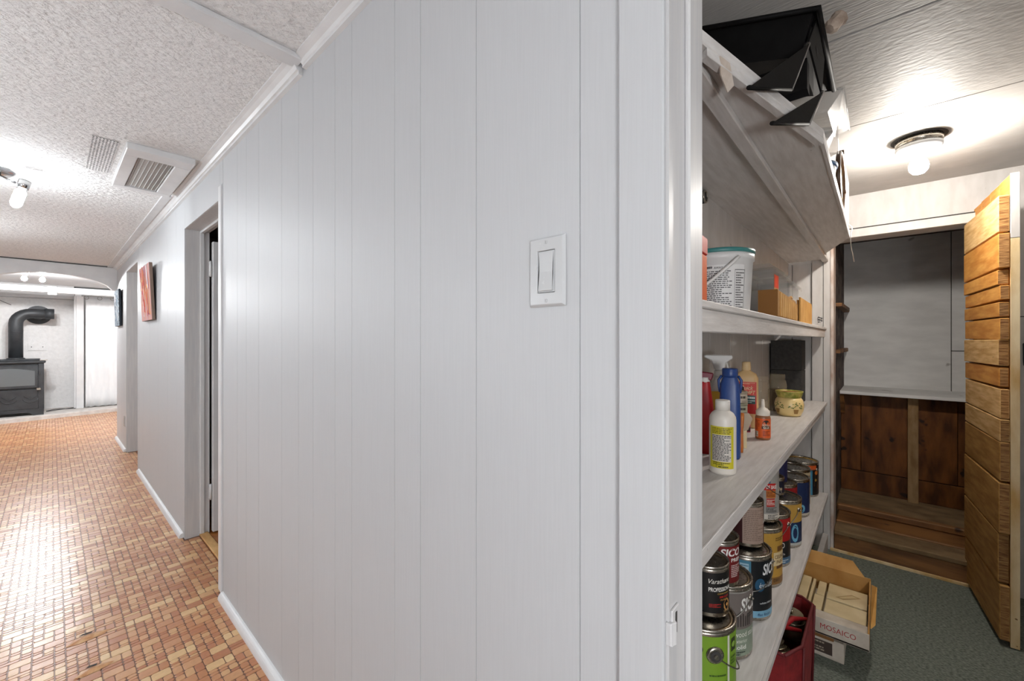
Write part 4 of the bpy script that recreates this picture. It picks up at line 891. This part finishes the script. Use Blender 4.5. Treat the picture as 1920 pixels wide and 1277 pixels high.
t = thing('lid', 'dark round lid lying behind the upper tin', 'lid', (1.752, .405, ZM + .16)); MB().lathe([(.02, 0), (.02, .022), (.018, .024)], 20).build('cap', plain((30, 28, 28), .5), t)
MB().lathe([(.018, -.16), (.018, 0)], 20).build('neck', plain((206, 200, 190), .5), t)
# cream cleaner bottle with red label
bx, by = 1.93, .415
t = thing('bottle', 'cream bottle with a red label lettered Quick Shift', 'bottle', (bx, by, ZM), to_cam(bx, by) + PI / 2)
crm = plain((222, 184, 130), .45)
MB().loft([(0, 0, 0, .040, .026), (.006, 0, 0, .043, .028), (.205, 0, 0, .043, .028), (.222, 0, 0, .036, .025), (.234, 0, 0, .016, .015), (.240, 0, 0, .015, .014)], 30, e=3.4).build('body', crm, t)
MB().lathe([(.0165, .236), (.0175, .238), (.0155, .268), (.014, .271)], 22).build('cap', plain((228, 196, 146), .45), t)
p = Print(plane_fn((0, -.0285, 0), (1, 0, 0), (0, 0, 1), (0, -1, 0))); p.rect(-.030, .06, .036, .19, (208, 52, 34)); p.up().rect(-.004, .100, .032, .135, (34, 74, 74)); p.rect(.012, .06, .036, .098, (196, 36, 30)); p.up()
p.text('Quick', -.022, .158, .017, (232, 214, 170), .046, .0, .3); p.text('SHIFT', -.008, .140, .015, (226, 204, 150), .040, .01, .3); p.lines(-.001, .119, .03, .13, 1, (220, 226, 220), .7); p.lines(-.02, .18, .03, .187, 2, (240, 190, 150)); p.lines(0, .103, .03, .117, 2, (210, 220, 214))
p.build('label', t)
# small pink pot and orange glue bottle
t = thing('nail_polish', 'small pink labelled bottle behind the orange glue bottle', 'bottle', (1.83, .395, ZM)); MB().lathe([(.016, 0), (.016, .05), (.010, .058), (.010, .075)], 20).build('body', plain((206, 60, 104), .4), t)
p = Print(cyl_fn(.016, to_cam(1.83, .395)), .003); p.rect(-.018, .004, .018, .02, (60, 30, 40)); p.build('label', t)
gx, gy = 1.738, .320
t = thing('glue_bottle', 'orange labelled glue bottle with a white nozzle cap', 'glue bottle', (gx, gy, ZM)); r = .0245; a0 = to_cam(gx, gy)
MB().lathe([(r * .92, 0), (r, .004), (r, .078), (r * .95, .083), (r * .86, .088)], 32).build('body', plain((150, 96, 62), .35), t)
MB().lathe([(.0215, .086), (.0225, .088), (.0225, .102), (.016, .110), (.007, .116), (.0055, .140), (.004, .145)], 26).build('nozzle_cap', plain((232, 222, 208), .45), t)
p = Print(cyl_fn(r, a0), .003); p.rect(-1.5 * r, .008, 1.5 * r, .077, (216, 92, 34)); p.up().rect(-1.2 * r, .010, -.62 * r, .03, (206, 190, 170)); p.disc(.45 * r, .058, .0125, (48, 32, 26), .014); p.rect(-.15 * r, .040, 1.05 * r, .050, (74, 46, 34)); p.up()
p.text('GORILLA', -.08 * r, .051, .007, (236, 214, 190), .027, .01); p.text('GLUE', .05 * r, .0415, .007, (240, 226, 206), .020, .02); p.lines(.0 * r, .014, 1.0 * r, .034, 4, (140, 50, 20)); p.lines(-1.1 * r, .036, -.4 * r, .072, 7, (150, 56, 24)); p.lines(-1.15 * r, .012, -.66 * r, .028, 4, (80, 60, 50))
p.build('label', t)
# glass jars
gl = glass('jar_glass', (206, 190, 160), .2, .06)
for jx, jy, lb in ((2.46, .39, 'empty glass jar in front of the black box'), (2.26, .43, 'clear glass jar standing left of the amber jar')):
    t = thing('glass_jar', lb, 'jar', (jx, jy, ZM)); k = 1.0
    MB().lathe([(.036, 0), (.041, .006), (.042, .135), (.038, .155), (.034, .163)], 30, cap=True).build('body', gl, t)
    MB().lathe([(.034, .163), (.0355, .167), (.0355, .185), (.033, .188)], 30, cap=False).build('threaded_neck', gl, t)
    if jx > 2.4: MB().lathe([(.035, .003), (.039, .008), (.039, .11), (.03, .115)], 26).build('contents', glass('jar_contents', (96, 74, 46), .75, .5), t)
# painted pot
px, py = 2.36, .325
t = thing('ceramic_pot', 'cream ceramic pot with green rim and painted plants', 'pot', (px, py, ZM)); a0 = to_cam(px, py)
cp = plain((232, 204, 142), .3)
MB().lathe([(.040, 0), (.047, .004), (.057, .028), (.060, .055), (.055, .076), (.047, .088)], 40, cap=True).build('body', cp, t)
MB().lathe([(.047, .087), (.050, .092), (.056, .112), (.057, .118), (.052, .118), (.045, .092)], 40, cap=False).build('rim', textured('green_glaze', (120, 128, 44), (196, 176, 96), .3, (1, 1, 1), 50, 4, .1, .001, 60), t)
MB().lathe([(.050, .112), (.001, .112)], 32, cap=False).build('soil', plain((150, 92, 46), .8), t)
p = Print(lambda u, v, l: ((.0605 - abs(v - .05) * .1 + l) * math.cos(a0 + u / .06), (.0605 - abs(v - .05) * .1 + l) * math.sin(a0 + u / .06), v), .004)
for uc in (-.052, .03):
    p.poly([(uc - .009, .016), (uc + .007, .016), (uc + .011, .036), (uc - .012, .036)], (150, 112, 60)); rg = random.Random(9)
    for k in range(26):
        aa = rg.uniform(.1, PI - .1); l = rg.uniform(.012, .034); u1, v1 = uc + l * math.cos(aa), .037 + l * math.sin(aa) * .95
        p.poly([(u1 - .004, v1), (u1, v1 - .002), (u1 + .004, v1 + .001), (u1, v1 + .003)], rg.choice(((90, 110, 44), (120, 134, 60), (66, 88, 36))))
p.build('painted_plants', t)
# black boxes
blk = textured('black_card', (46, 44, 43), (56, 54, 52), .8, (1, 1, 1), 60, 4, .3, .001, 140)
for k, (z0, z1, lb) in enumerate(((0, .185, 'lower of two black cardboard boxes on the middle shelf'), (.186, .36, 'upper of two black cardboard boxes on the middle shelf'))):
    t = thing('black_box', lb, 'box', (2.925, .40, ZM + z0), math.radians(-3))
    B('carton', blk, t, -.045, -.068, 0, .055, .088, z1 - z0 - .001, bevel=.002)
    B('lid_seam', M_GAP, t, -.0455, -.0685, z1 - z0 - .006, .0555, .0885, z1 - z0 - .0045)

# ================================================================ UPPER SHELF
ZU = 1.291
t = thing('box', 'thin orange box at the edge of the upper shelf by the jamb', 'box', (.872, .318, ZU), math.radians(4)); ob_ = plain((222, 96, 28), .45)
B('carton', ob_, t, -.05, -.05, 0, .045, .05, .105, bevel=.002); B('lid', plain((190, 44, 20), .45), t, -.051, -.051, .106, .046, .051, .142, bevel=.002)
bx, by = 1.20, .328; r = .085; a0 = to_cam(bx, by)
t = thing('bucket', 'white plastic bucket with a teal lid on the upper shelf', 'bucket', (bx, by, ZU))
MB().lathe([(r * .90, 0), (r * .905, .004), (r * .985, .132), (r * 1.03, .134), (r * 1.03, .150)], 48).build('body', plain((208, 206, 204), .42), t)
MB().lathe([(r * 1.03, .150), (r * 1.05, .151), (r * 1.05, .160), (r * .98, .162), (.002, .162)], 48).build('lid', plain((58, 122, 120), .4), t)
p = Print(lambda u, v, l: ((r * (.905 + .6 * v) + l) * math.cos(a0 + u / r), (r * (.905 + .6 * v) + l) * math.sin(a0 + u / r), v), .008)
p.rect(-.72 * r, .0, .82 * r, .118, (214, 212, 210)); p.rect(-1.2 * r, .0, -.74 * r, .035, (48, 108, 108)); p.poly([(-1.1 * r, .05), (-.76 * r, .06), (-.8 * r, .08), (-1.05 * r, .075)], (120, 84, 60)); p.up()
p.text('AWAY', -.1 * r, .108, .0055, (40, 40, 40), .022, .02, .2); p.lines(-.42 * r, .1075, -.14 * r, .1145, 1, (40, 40, 40), .8); p.lines(-.42 * r, .002, .42 * r, .104, 20, (84, 82, 82), .5, 6)
for (u0, u1) in ((.5 * r, .508 * r), (.84 * r, .848 * r)): p.rect(u0, 0, u1, .104, (50, 50, 50))
p.rect(.5 * r, .104, .848 * r, .1055, (50, 50, 50)); p.lines(.54 * r, .002, .82 * r, .1, 16, (96, 94, 94), .5, 8); p.build('label', t)
hw = Vector((math.cos(a0 + .95), math.sin(a0 + .95), 0)); pts = []
e0 = hw * (r * 1.04) + Vector((0, 0, .136)); 
for k in range(13):
    q = k / 12; an = a0 + .55 - q * 2.3; pts.append(((r * 1.05 + .004) * math.cos(an), (r * 1.05 + .004) * math.sin(an), .136 - .10 * math.sin(min(1, q * 1.3) * PI / 2)))
MB().tube(pts, .0042, 8).build('handle', plain((214, 212, 208), .4), t)
clr = glass('clear_plastic', (176, 175, 172), .24, .3)
def bin_(label, x, y, rz, L, Wd, Hh):
    t = thing('plastic_bin', label, 'bin', (x, y, ZU), rz); a, b = L / 2, Wd / 2; wl = .003
    mb = MB()
    for (x0, y0, x1, y1) in ((-a, -b, a, -b + wl), (-a, b - wl, a, b), (-a, -b + wl, -a + wl, b - wl), (a - wl, -b + wl, a, b - wl)): mb.box(x0, y0, .003, x1, y1, Hh)
    mb.box(-a, -b, 0, a, b, .003); mb.build('tub', clr, t)
    MB().box(-a - .01, -b - .01, Hh, a + .01, b + .01, Hh + .008).box(-a - .012, -b - .012, Hh - .012, a + .012, -b - .009, Hh).box(-a - .012, -b - .012, Hh - .012, -a - .009, b + .012, Hh).build('lid_rim', clr, t, bevel=.002)
    MB().box(-a + .008, -b + .008, Hh + .008, a - .008, b - .008, Hh + .028).build('lid_top', clr, t, bevel=.006)
    B('paper_stack', plain((214, 210, 204), .8), t, -a + .02, -b + .03, .004, a - .03, b - .02, Hh * .62)
    return t
t = bin_('clear plastic bin with a red and tan label behind the cardboard', 1.965, .357, math.radians(-1), .29, .115, .195)
p = Print(plane_fn((-.13, -.058, .0), (1, 0, 0), (0, 0, 1), (0, -1, 0))); p.rect(.005, .06, .085, .18, (196, 150, 96)); p.up().rect(.005, .13, .085, .18, (206, 60, 34)); p.up().disc(.04, .155, .02, (226, 70, 30)); p.lines(.012, .065, .078, .12, 6, (110, 70, 40)); p.build('label', t)
bin_('clear plastic bin at the far side of the upper shelf', 2.33, .357, math.radians(1), .31, .115, .18)
# cardboard pieces
t = thing('cardboard_box', 'long flattened brown cardboard box on the upper shelf edge', 'cardboard box', (1.50, .235, ZU), math.radians(.8))
mb = MB(); mb.prism([(0, 0), (.46, 0), (.46, .055), (.40, .078), (0, .086)], 0, .055, 'y'); mb.build('panel', M_CARD, t, bevel=.003)
MB().box(-.003, .001, .001, 0, .054, .086).build('end_flap', plain((132, 88, 40), .85), t)
for k in range(9): B('corrugation', M_CARD2, t, .03 + k * .045, -.0022, .004, .067 + k * .045, .0003, .08 - k * .002)
MB().plate([(.33, .0, .082), (.40, .012, .096), (.44, .03, .084), (.36, .05, .08)], .003).build('torn_flap', M_CARD2, t)
t = thing('cardboard_sheet', 'bright orange brown cardboard piece beyond the flattened box', 'cardboard', (2.0, .243, ZU), math.radians(1))
MB().prism([(0, 0), (.45, 0), (.45, .085), (.43, .10), (0, .10)], -.006, .0, 'y').build('sheet', M_CARD2, t, bevel=.001)
B('backing_sheet', M_CARD, t, .01, .003, 0, .43, .008, .09)
# dark plug on the wall
t = thing('wall_plug', 'dark round metal cap on the wall under the top shelf', 'cap', (1.365, .4215, 1.668))
MB().tube([(0, 0, 0), (0, -.012, 0)], .02, 22).build('cap', M_IRON, t); MB().tube([(.018 * math.cos(k * PI / 8), -.014, .018 * math.sin(k * PI / 8)) for k in range(17)], .003, 6).build('ring', M_STEEL, t)
for x, z, lb in ((CX - .013, 1.34, 'small coil of string on a nail beside the upper shelf'),):
    t = thing('string_coil', lb, 'string', (x, .262, z)); mb = MB()
    MB().tube([(-.022 + .008 * math.cos(k * .7), .009 * math.sin(k * .7), .016 - .0016 * k) for k in range(22)], .0022, 6).build('string', M_IRON, t)

# ================================================================ TOP SHELF
ZT = 1.712
# black paint tray, cantilevered over the chamfered edge, tilted up towards the wall
t = thing('paint_tray', 'black plastic paint tray overhanging the top shelf', 'paint tray', (0, 0, 0))
def tp_(a, b, c): return (1.10 + .37 * a, .108 + .27 * b, 1.932 + .085 * b - c)
mb = MB(); n = len(mb.v)
outer = [(0, 0), (1, 0), (1, 1), (0, 1)]; inner = [(.10, .10), (.92, .12), (.92, .9), (.10, .9)]; fl_ = [(-.03, -.04), (1.02, -.04), (1.02, 1.03), (-.03, 1.03)]
mb.v += [tp_(a, b, .0) for a, b in fl_] + [tp_(a, b, 0) for a, b in outer] + [tp_(a, b, .075 if a < .5 else .03) for a, b in inner]
mb.v += [tp_(a, b, .004) for a, b in fl_]
for k in range(4):
    k2 = (k + 1) % 4; mb.face((k, k2, 4 + k2, 4 + k)); mb.face((4 + k, 4 + k2, 8 + k2, 8 + k)); mb.face((k, k2, 12 + k2, 12 + k))
mb.face((8, 9, 10, 11)); o = mb.build('tray', M_BLACKP, t, fix=True); so = o.modifiers.new('s', 'SOLIDIFY'); so.thickness = .0025; so.offset = 0
MB().tube([tp_(-.03, 1.03, .002), tp_(-.03, -.04, .002), tp_(1.02, -.04, .002)], .006, 8).build('rolled_rim', M_BLACKP, t)
for L3 in ([(.805, .17, 1.657), (.985, .133, 1.72), (1.112, .118, 1.872)], [(.898, .151, 1.625), (1.075, .114, 1.68), (1.235, .103, 1.815)]):
    f = MB().plate(L3, .004).build('leg', M_BLACKP, t)
    a, b = Vector(L3[1]), Vector(L3[2]); a2, b2 = a + Vector((.002, -.008, 0)), b + Vector((.002, -.008, 0))
    MB().tube([a, b], .0045, 8).build('leg_lit_flange', plain((120, 116, 112), .3), f)  # black flange coloured grey to stand for its lit edge
    a = Vector(L3[0]); MB().tube([a, Vector(L3[1])], .004, 6).build('foot_edge', M_BLACKP, f)
B('cross_web', M_BLACKP, t, 1.16, .125, 1.80, 1.20, .35, 1.87)
MB().plate([(1.11, .116, 1.875), (1.13, .104, 1.93), (1.25, .10, 1.90), (1.236, .104, 1.815)], .004).build('side_web', M_BLACKP, t)
tag(MB().tube([(1.02, .33, 1.765), (1.10, .19, 1.765)], .021, 16).build('paint_roller', textured('old_roller', (150, 128, 104), (190, 172, 150), .9, (1, 1, 1), 40, 4, .6, .004, 80)), 'brown paint roller sleeve lying under the black tray', 'paint roller')
for o in [bpy.data.objects['paint_roller']]: o.location = (.14, .06, -.03)
tag(B('box', plain((60, 112, 176), .45), None, 1.36, .140, ZT, 1.46, .24, ZT + .075, bevel=.004), 'small blue box behind the tray legs', 'box')
tag(MB().lathe([(.010, 0), (.017, .008), (.015, .03), (.019, .036), (.008, .042)], 9, sm=False).build('paint_scrap', textured('tan_scrap', (150, 132, 118), (186, 168, 152), .9, (1, 1, 1), 30, 4, .6, .005, 60)), 'greyish tan scrap tucked above the paint tray', 'scrap')
bpy.data.objects['paint_scrap'].location = (1.205, .088, 1.942); bpy.data.objects['paint_scrap'].rotation_euler = (.5, .6, 0)
# clear tray liners
def liner(label, x, y, z, ln, rot):
    t = thing('tray_liner', label, 'tray liner', (x, y, z)); t.rotation_euler = rot
    mb = MB(); P = [(0, 0, 0), (ln, 0, 0), (ln, .22, 0), (0, .22, 0)]; Q = [(.03, .03, -.05), (ln - .03, .03, -.035), (ln - .03, .19, -.035), (.03, .19, -.05)]
    mb.v += P + Q; [mb.face((k, (k + 1) % 4, 4 + (k + 1) % 4, 4 + k)) for k in range(4)]; mb.face((4, 5, 6, 7)); o = mb.build('shell', clr, t); s_ = o.modifiers.new('s', 'SOLIDIFY'); s_.thickness = .002
    MB().tube([P[3], P[0], P[1], P[2]], .004, 6).build('rim', clr, t)
liner('clear plastic tray liner behind the black paint tray', 1.53, .078, 1.95, .28, (.2, .05, .0))
liner('second clear tray liner lower behind the paint tray', 1.64, .10, 1.885, .20, (.2, .05, .05))
def tub(label, x, y, z, r, h, rot):
    t = thing('paint_pail', label, 'pail', (x, y, z)); t.rotation_euler = rot
    MB().lathe([(r * .85, 0), (r, h)], 32, cap=True).build('body', plain((216, 216, 216), .4), t); MB().lathe([(r, h), (r * 1.05, h + .002), (r * 1.05, h + .012), (r * .98, h + .012)], 32, cap=False).build('rim', plain((66, 110, 156), .4), t)
tub('white pail with a blue rim behind the tray legs', 1.60, .22, ZT, .085, .085, (0, 0, 0))
tub('second white pail with a blue rim farther along the top shelf', 1.81, .20, ZT, .088, .105, (0, 0, 0))
# crumpled tan cloth
rg = random.Random(21); mb = MB(); nn = 14
bm = bmesh.new(); bmesh.ops.create_icosphere(bm, subdivisions=3, radius=1)
for v in bm.verts:
    k = 1 + .28 * math.sin(v.co.x * 7 + v.co.z * 5) * math.cos(v.co.y * 6) + rg.uniform(-.06, .06); v.co = Vector((v.co.x * .085 * k, v.co.y * .05 * k, v.co.z * .055 * k))
me = bpy.data.meshes.new('cloth'); bm.to_mesh(me); bm.free(); me.materials.append(textured('tan_cloth', (172, 134, 84), (216, 188, 146), .9, (1, 1, 1), 12, 4, .5, .004, 70))
o = bpy.data.objects.new('cloth', me); COL.objects.link(o); o.location = (2.0, .198, ZT + .066); tag(o, 'crumpled tan cloth at the edge of the top shelf', 'cloth')
# brown hoop and bagged sheets standing on the shelf edge
t = thing('wooden_hoop', 'dark brown oval hoop standing on the top shelf behind the cloth', 'hoop', (2.04, .112, ZT))
hb = plain((70, 46, 26), .35)
MB().tube([(.16 * math.cos(k * PI / 20), .0, .115 + .105 * math.sin(k * PI / 20)) for k in range(41)], .008, 8).build('hoop', hb, t)
MB().prism([(.15 * math.cos(k * PI / 12), .115 + .096 * math.sin(k * PI / 12)) for k in range(24)], .004, .007, 'y').build('stretched_cloth', plain((206, 190, 160), .8), t)
B('clasp', hb, t, -.02, -.01, .218, .02, .012, .236, bevel=.002)
t = thing('record_sleeve', 'colourful picture sleeve in clear wrap at the far end of the top shelf', 'sleeve', (2.36, .116, ZT))
B('sleeve', textured('printed_sleeve', (70, 60, 40), (120, 120, 60), .4, (1, 1, 1), 9, 3, .05, .001, 30), t, -.13, 0, 0, .13, .006, .235)
MB().prism([(.10 * math.cos(k * PI / 12) + .02, .11 + .09 * math.sin(k * PI / 12)) for k in range(24)], -.004, -.001, 'y').build('picture', textured('picture_print', (150, 168, 190), (230, 226, 222), .3, (1, 1, 1), 14, 4, .05, .001, 30), t)
B('sleeve_edge', M_CARD2, t, .12, -.005, 0, .135, .010, .235)
B('wrap', clr, t, -.135, -.008, .0, .14, -.006, .245)
t = thing('dark_box', 'small dark brown box between the cloth and the picture sleeve', 'box', (2.18, .16, ZT)); B('carton', plain((74, 56, 42), .6), t, -.03, -.02, 0, .05, .05, .14, bevel=.002); B('label', plain((160, 130, 60), .5), t, -.031, -.0205, .02, .02, -.02, .09)
tag(MB().tube([(2.30, .106, 1.725), (2.33, .092, 1.715), (2.28, .088, 1.69), (2.20, .089, 1.66), (2.19, .09, 1.63), (2.26, .09, 1.605), (2.38, .09, 1.60), (2.50, .09, 1.585)], .0016, 6).build('string', plain((230, 224, 214), .7)), 'loop of white string hanging from the top shelf edge', 'string')
tag(MB().plate([(.735, .196, 1.688), (.765, .189, 1.688), (.795, .19, 1.664), (.775, .195, 1.645), (.75, .199, 1.665)], .002).build('tape_scrap', textured('tape', (176, 158, 142), (206, 196, 186), .7, (1, 1, 1), 20, 4, .3, .002, 40)), 'torn tape scrap stuck to the top shelf corner', 'tape')

# ================================================================ CLOSET FLOOR
# lower and upper tile boxes
t = thing('tile_box', 'lower worn tile carton on the carpet under the mosaic box', 'carton', (1.98, .10, 0))
wcard = textured('white_card', (184, 172, 156), (212, 202, 188), .8, (1, 1, 1), 14, 4, .2, .001, 60)
B('carton', wcard, t, 0, 0, 0, .30, .26, .075, bevel=.002); B('tiles', textured('brown_tiles', (96, 66, 44), (140, 104, 74), .7, (1, 1, 60), 4, 4, .4, .003, 20), t, .01, .015, .076, .29, .25, .096)
p = Print(plane_fn((0, .26, 0), (0, -1, 0), (0, 0, 1), (-1, 0, 0))); p.rect(.02, .015, .225, .062, (74, 60, 54)); p.up().rect(.07, .02, .10, .058, (40, 52, 74)); p.lines(.11, .02, .2, .058, 4, (176, 160, 140)); p.lines(.03, .02, .06, .058, 4, (196, 180, 160)); p.build('print', t)
B('lid_board', M_SILL, t, -.012, .03, .077, .004, .25, .094, bevel=.001)
t = thing('mosaic_box', 'open carton lettered MOSAICO filled with cream tiles', 'carton', (1.955, .028, .098))
L_, D_, Hh = .33, .34, .062                                   # along Y, along X, height
B('carton_base', wcard, t, 0, 0, 0, D_, L_, .006)
B('front_wall', wcard, t, 0, 0, 0, .005, L_, Hh, bevel=.001); B('back_wall', M_CARD, t, D_ - .005, 0, 0, D_, L_, Hh + .055, bevel=.001)
MB().prism([(.005, 0), (D_ - .005, 0), (D_ - .005, Hh + .045), (D_ * .6, Hh + .02), (D_ * .3, Hh - .004), (.005, Hh)], 0, .005, 'y').build('side_wall', M_CARD, t)
B('side_wall', M_CARD, t, .005, L_ - .005, 0, D_ - .005, L_, Hh, bevel=.001)
MB().plate([(D_ - .002, .02, Hh + .055), (D_ - .002, L_, Hh + .055), (D_ + .035, L_, Hh + .095), (D_ + .035, .06, Hh + .095)], .003).build('back_flap', M_CARD, t)
MB().plate([(.05, -.002, Hh), (D_ - .02, -.002, Hh + .04), (D_ - .05, -.018, Hh + .05), (.08, -.014, Hh + .004)], .003).build('torn_flap', M_CARD2, t)
MB().plate([(.006, .006, Hh - .004), (.006, L_ - .006, Hh - .004), (.075, L_ - .006, Hh - .012), (.075, .006, Hh - .012)], .002).build('inner_flap', wcard, t)
p = Print(plane_fn((0, L_, 0), (0, -1, 0), (0, 0, 1), (-1, 0, 0))); p.text('MOSAICO', .188, .024, .020, (168, 44, 40), .105, 0); p.build('lettering', t)
for (x0, x1, y0, y1, dz) in ((.08, .19, .01, .14, 0), (.195, .33, .01, .14, .003), (.08, .20, .146, .18, .001), (.205, .33, .146, .175, 0), (.08, .33, .184, .196, .003), (.08, .33, .20, .235, .006), (.08, .19, .24, .325, .004), (.195, .33, .24, .325, .005)):
    B('tile', M_TILE, t, x0, y0, .007, x1 - .002, y1 - .002, .048 + dz, bevel=.0015)
p = Print(plane_fn((.25, .07, .0515), (0, -1, 0), (1, 0, 0), (0, 0, 1))); p.poly([(-.04, -.03), (-.015, -.035), (.04, .02), (.01, .03)], (176, 150, 106)); p.up().poly([(-.03, -.026), (-.018, -.028), (.03, .016), (.012, .022)], (206, 186, 142)); p.build('tile_mark', t)
# red tote bag with metal vessels
bagm = textured('red_felt', (112, 22, 26), (146, 34, 36), .75, (1, 1, 1), 30, 4, .3, .002, 120)
t = thing('tote_bag', 'dark red tote bag on the carpet under the lower shelf', 'bag', (1.63, .27, 0))
mb = MB(); ring = [(-.19, -.06), (-.11, -.095), (.16, -.095), (.19, -.06), (.19, .09), (-.19, .09)]
for z, k in ((0.002, .93), (.15, .98), (.285, 1.0)): mb.v += [(a * k, b * k, z) for a, b in ring]
for z, k in ((.285, .965), (.15, .945), (.01, .9)): mb.v += [(a * k, b * k, z) for a, b in ring]
for lv in range(5):
    for k in range(6): mb.face((lv * 6 + k, lv * 6 + (k + 1) % 6, lv * 6 + 6 + (k + 1) % 6, lv * 6 + 6 + k))
mb.face(range(6)); mb.face(range(30, 36)); mb.build('bag_body', bagm, t, bevel=.003)
MB().tube([(a * .985, b * .985, .286) for a, b in ring + ring[:1]], .005, 8).build('rim_piping', plain((96, 20, 24), .6), t)
for a, b in ((-.11, -.095), (.16, -.095)): MB().tube([(a * .94, b * .94 - .003, .004), (a * 1.0, b * 1.0 - .003, .284)], .004, 6).build('seam', plain((92, 18, 22), .6), t)
MB().tube([(.10, -.085, .26), (.04, -.05, .278), (-.06, -.02, .272), (-.12, .02, .25)], [.006, .008, .008, .006], 8).build('strap', plain((150, 24, 30), .5), t)
MB().tube([(.02, -.075, .258), (-.03, -.02, .275), (-.12, -.03, .262)], [.006, .008, .006], 8).build('strap', plain((150, 24, 30), .5), t)
brass = textured('old_silver', (140, 126, 96), (206, 196, 172), .25, (1, 1, 1), 10, 4, .05, .001, 60, metal=.7)
def vessel(label, x, y, z, r, rot):
    t = thing('metal_pot', label, 'pot', (x, y, z)); t.rotation_euler = rot
    MB().lathe([(r * .3, 0), (r * .7, r * .15), (r, r * .8), (r * .95, r * 1.35), (r * .62, r * 1.75), (r * .66, r * 1.82), (r * .70, r * 1.95)], 32).build('bowl', brass, t)
    for k in (1.45, 1.6): MB().lathe([(r * .93 - (k - 1.45) * r, r * k), (r * .96 - (k - 1.45) * r, r * (k + .03)), (r * .9 - (k - 1.45) * r, r * (k + .06))], 32, cap=False).build('ring', brass, t)
    MB().lathe([(.004, r * 1.95), (r * .1, r * 2.1), (.004, r * 2.2)], 14).build('finial', brass, t)
vessel('round tarnished silver pot lying in the red bag', 1.745, .236, .162, .05, (.05, -.1, 0))
vessel('smaller dark metal pot lower in the red bag', 1.575, .25, .14, .048, (-.1, .2, .4))
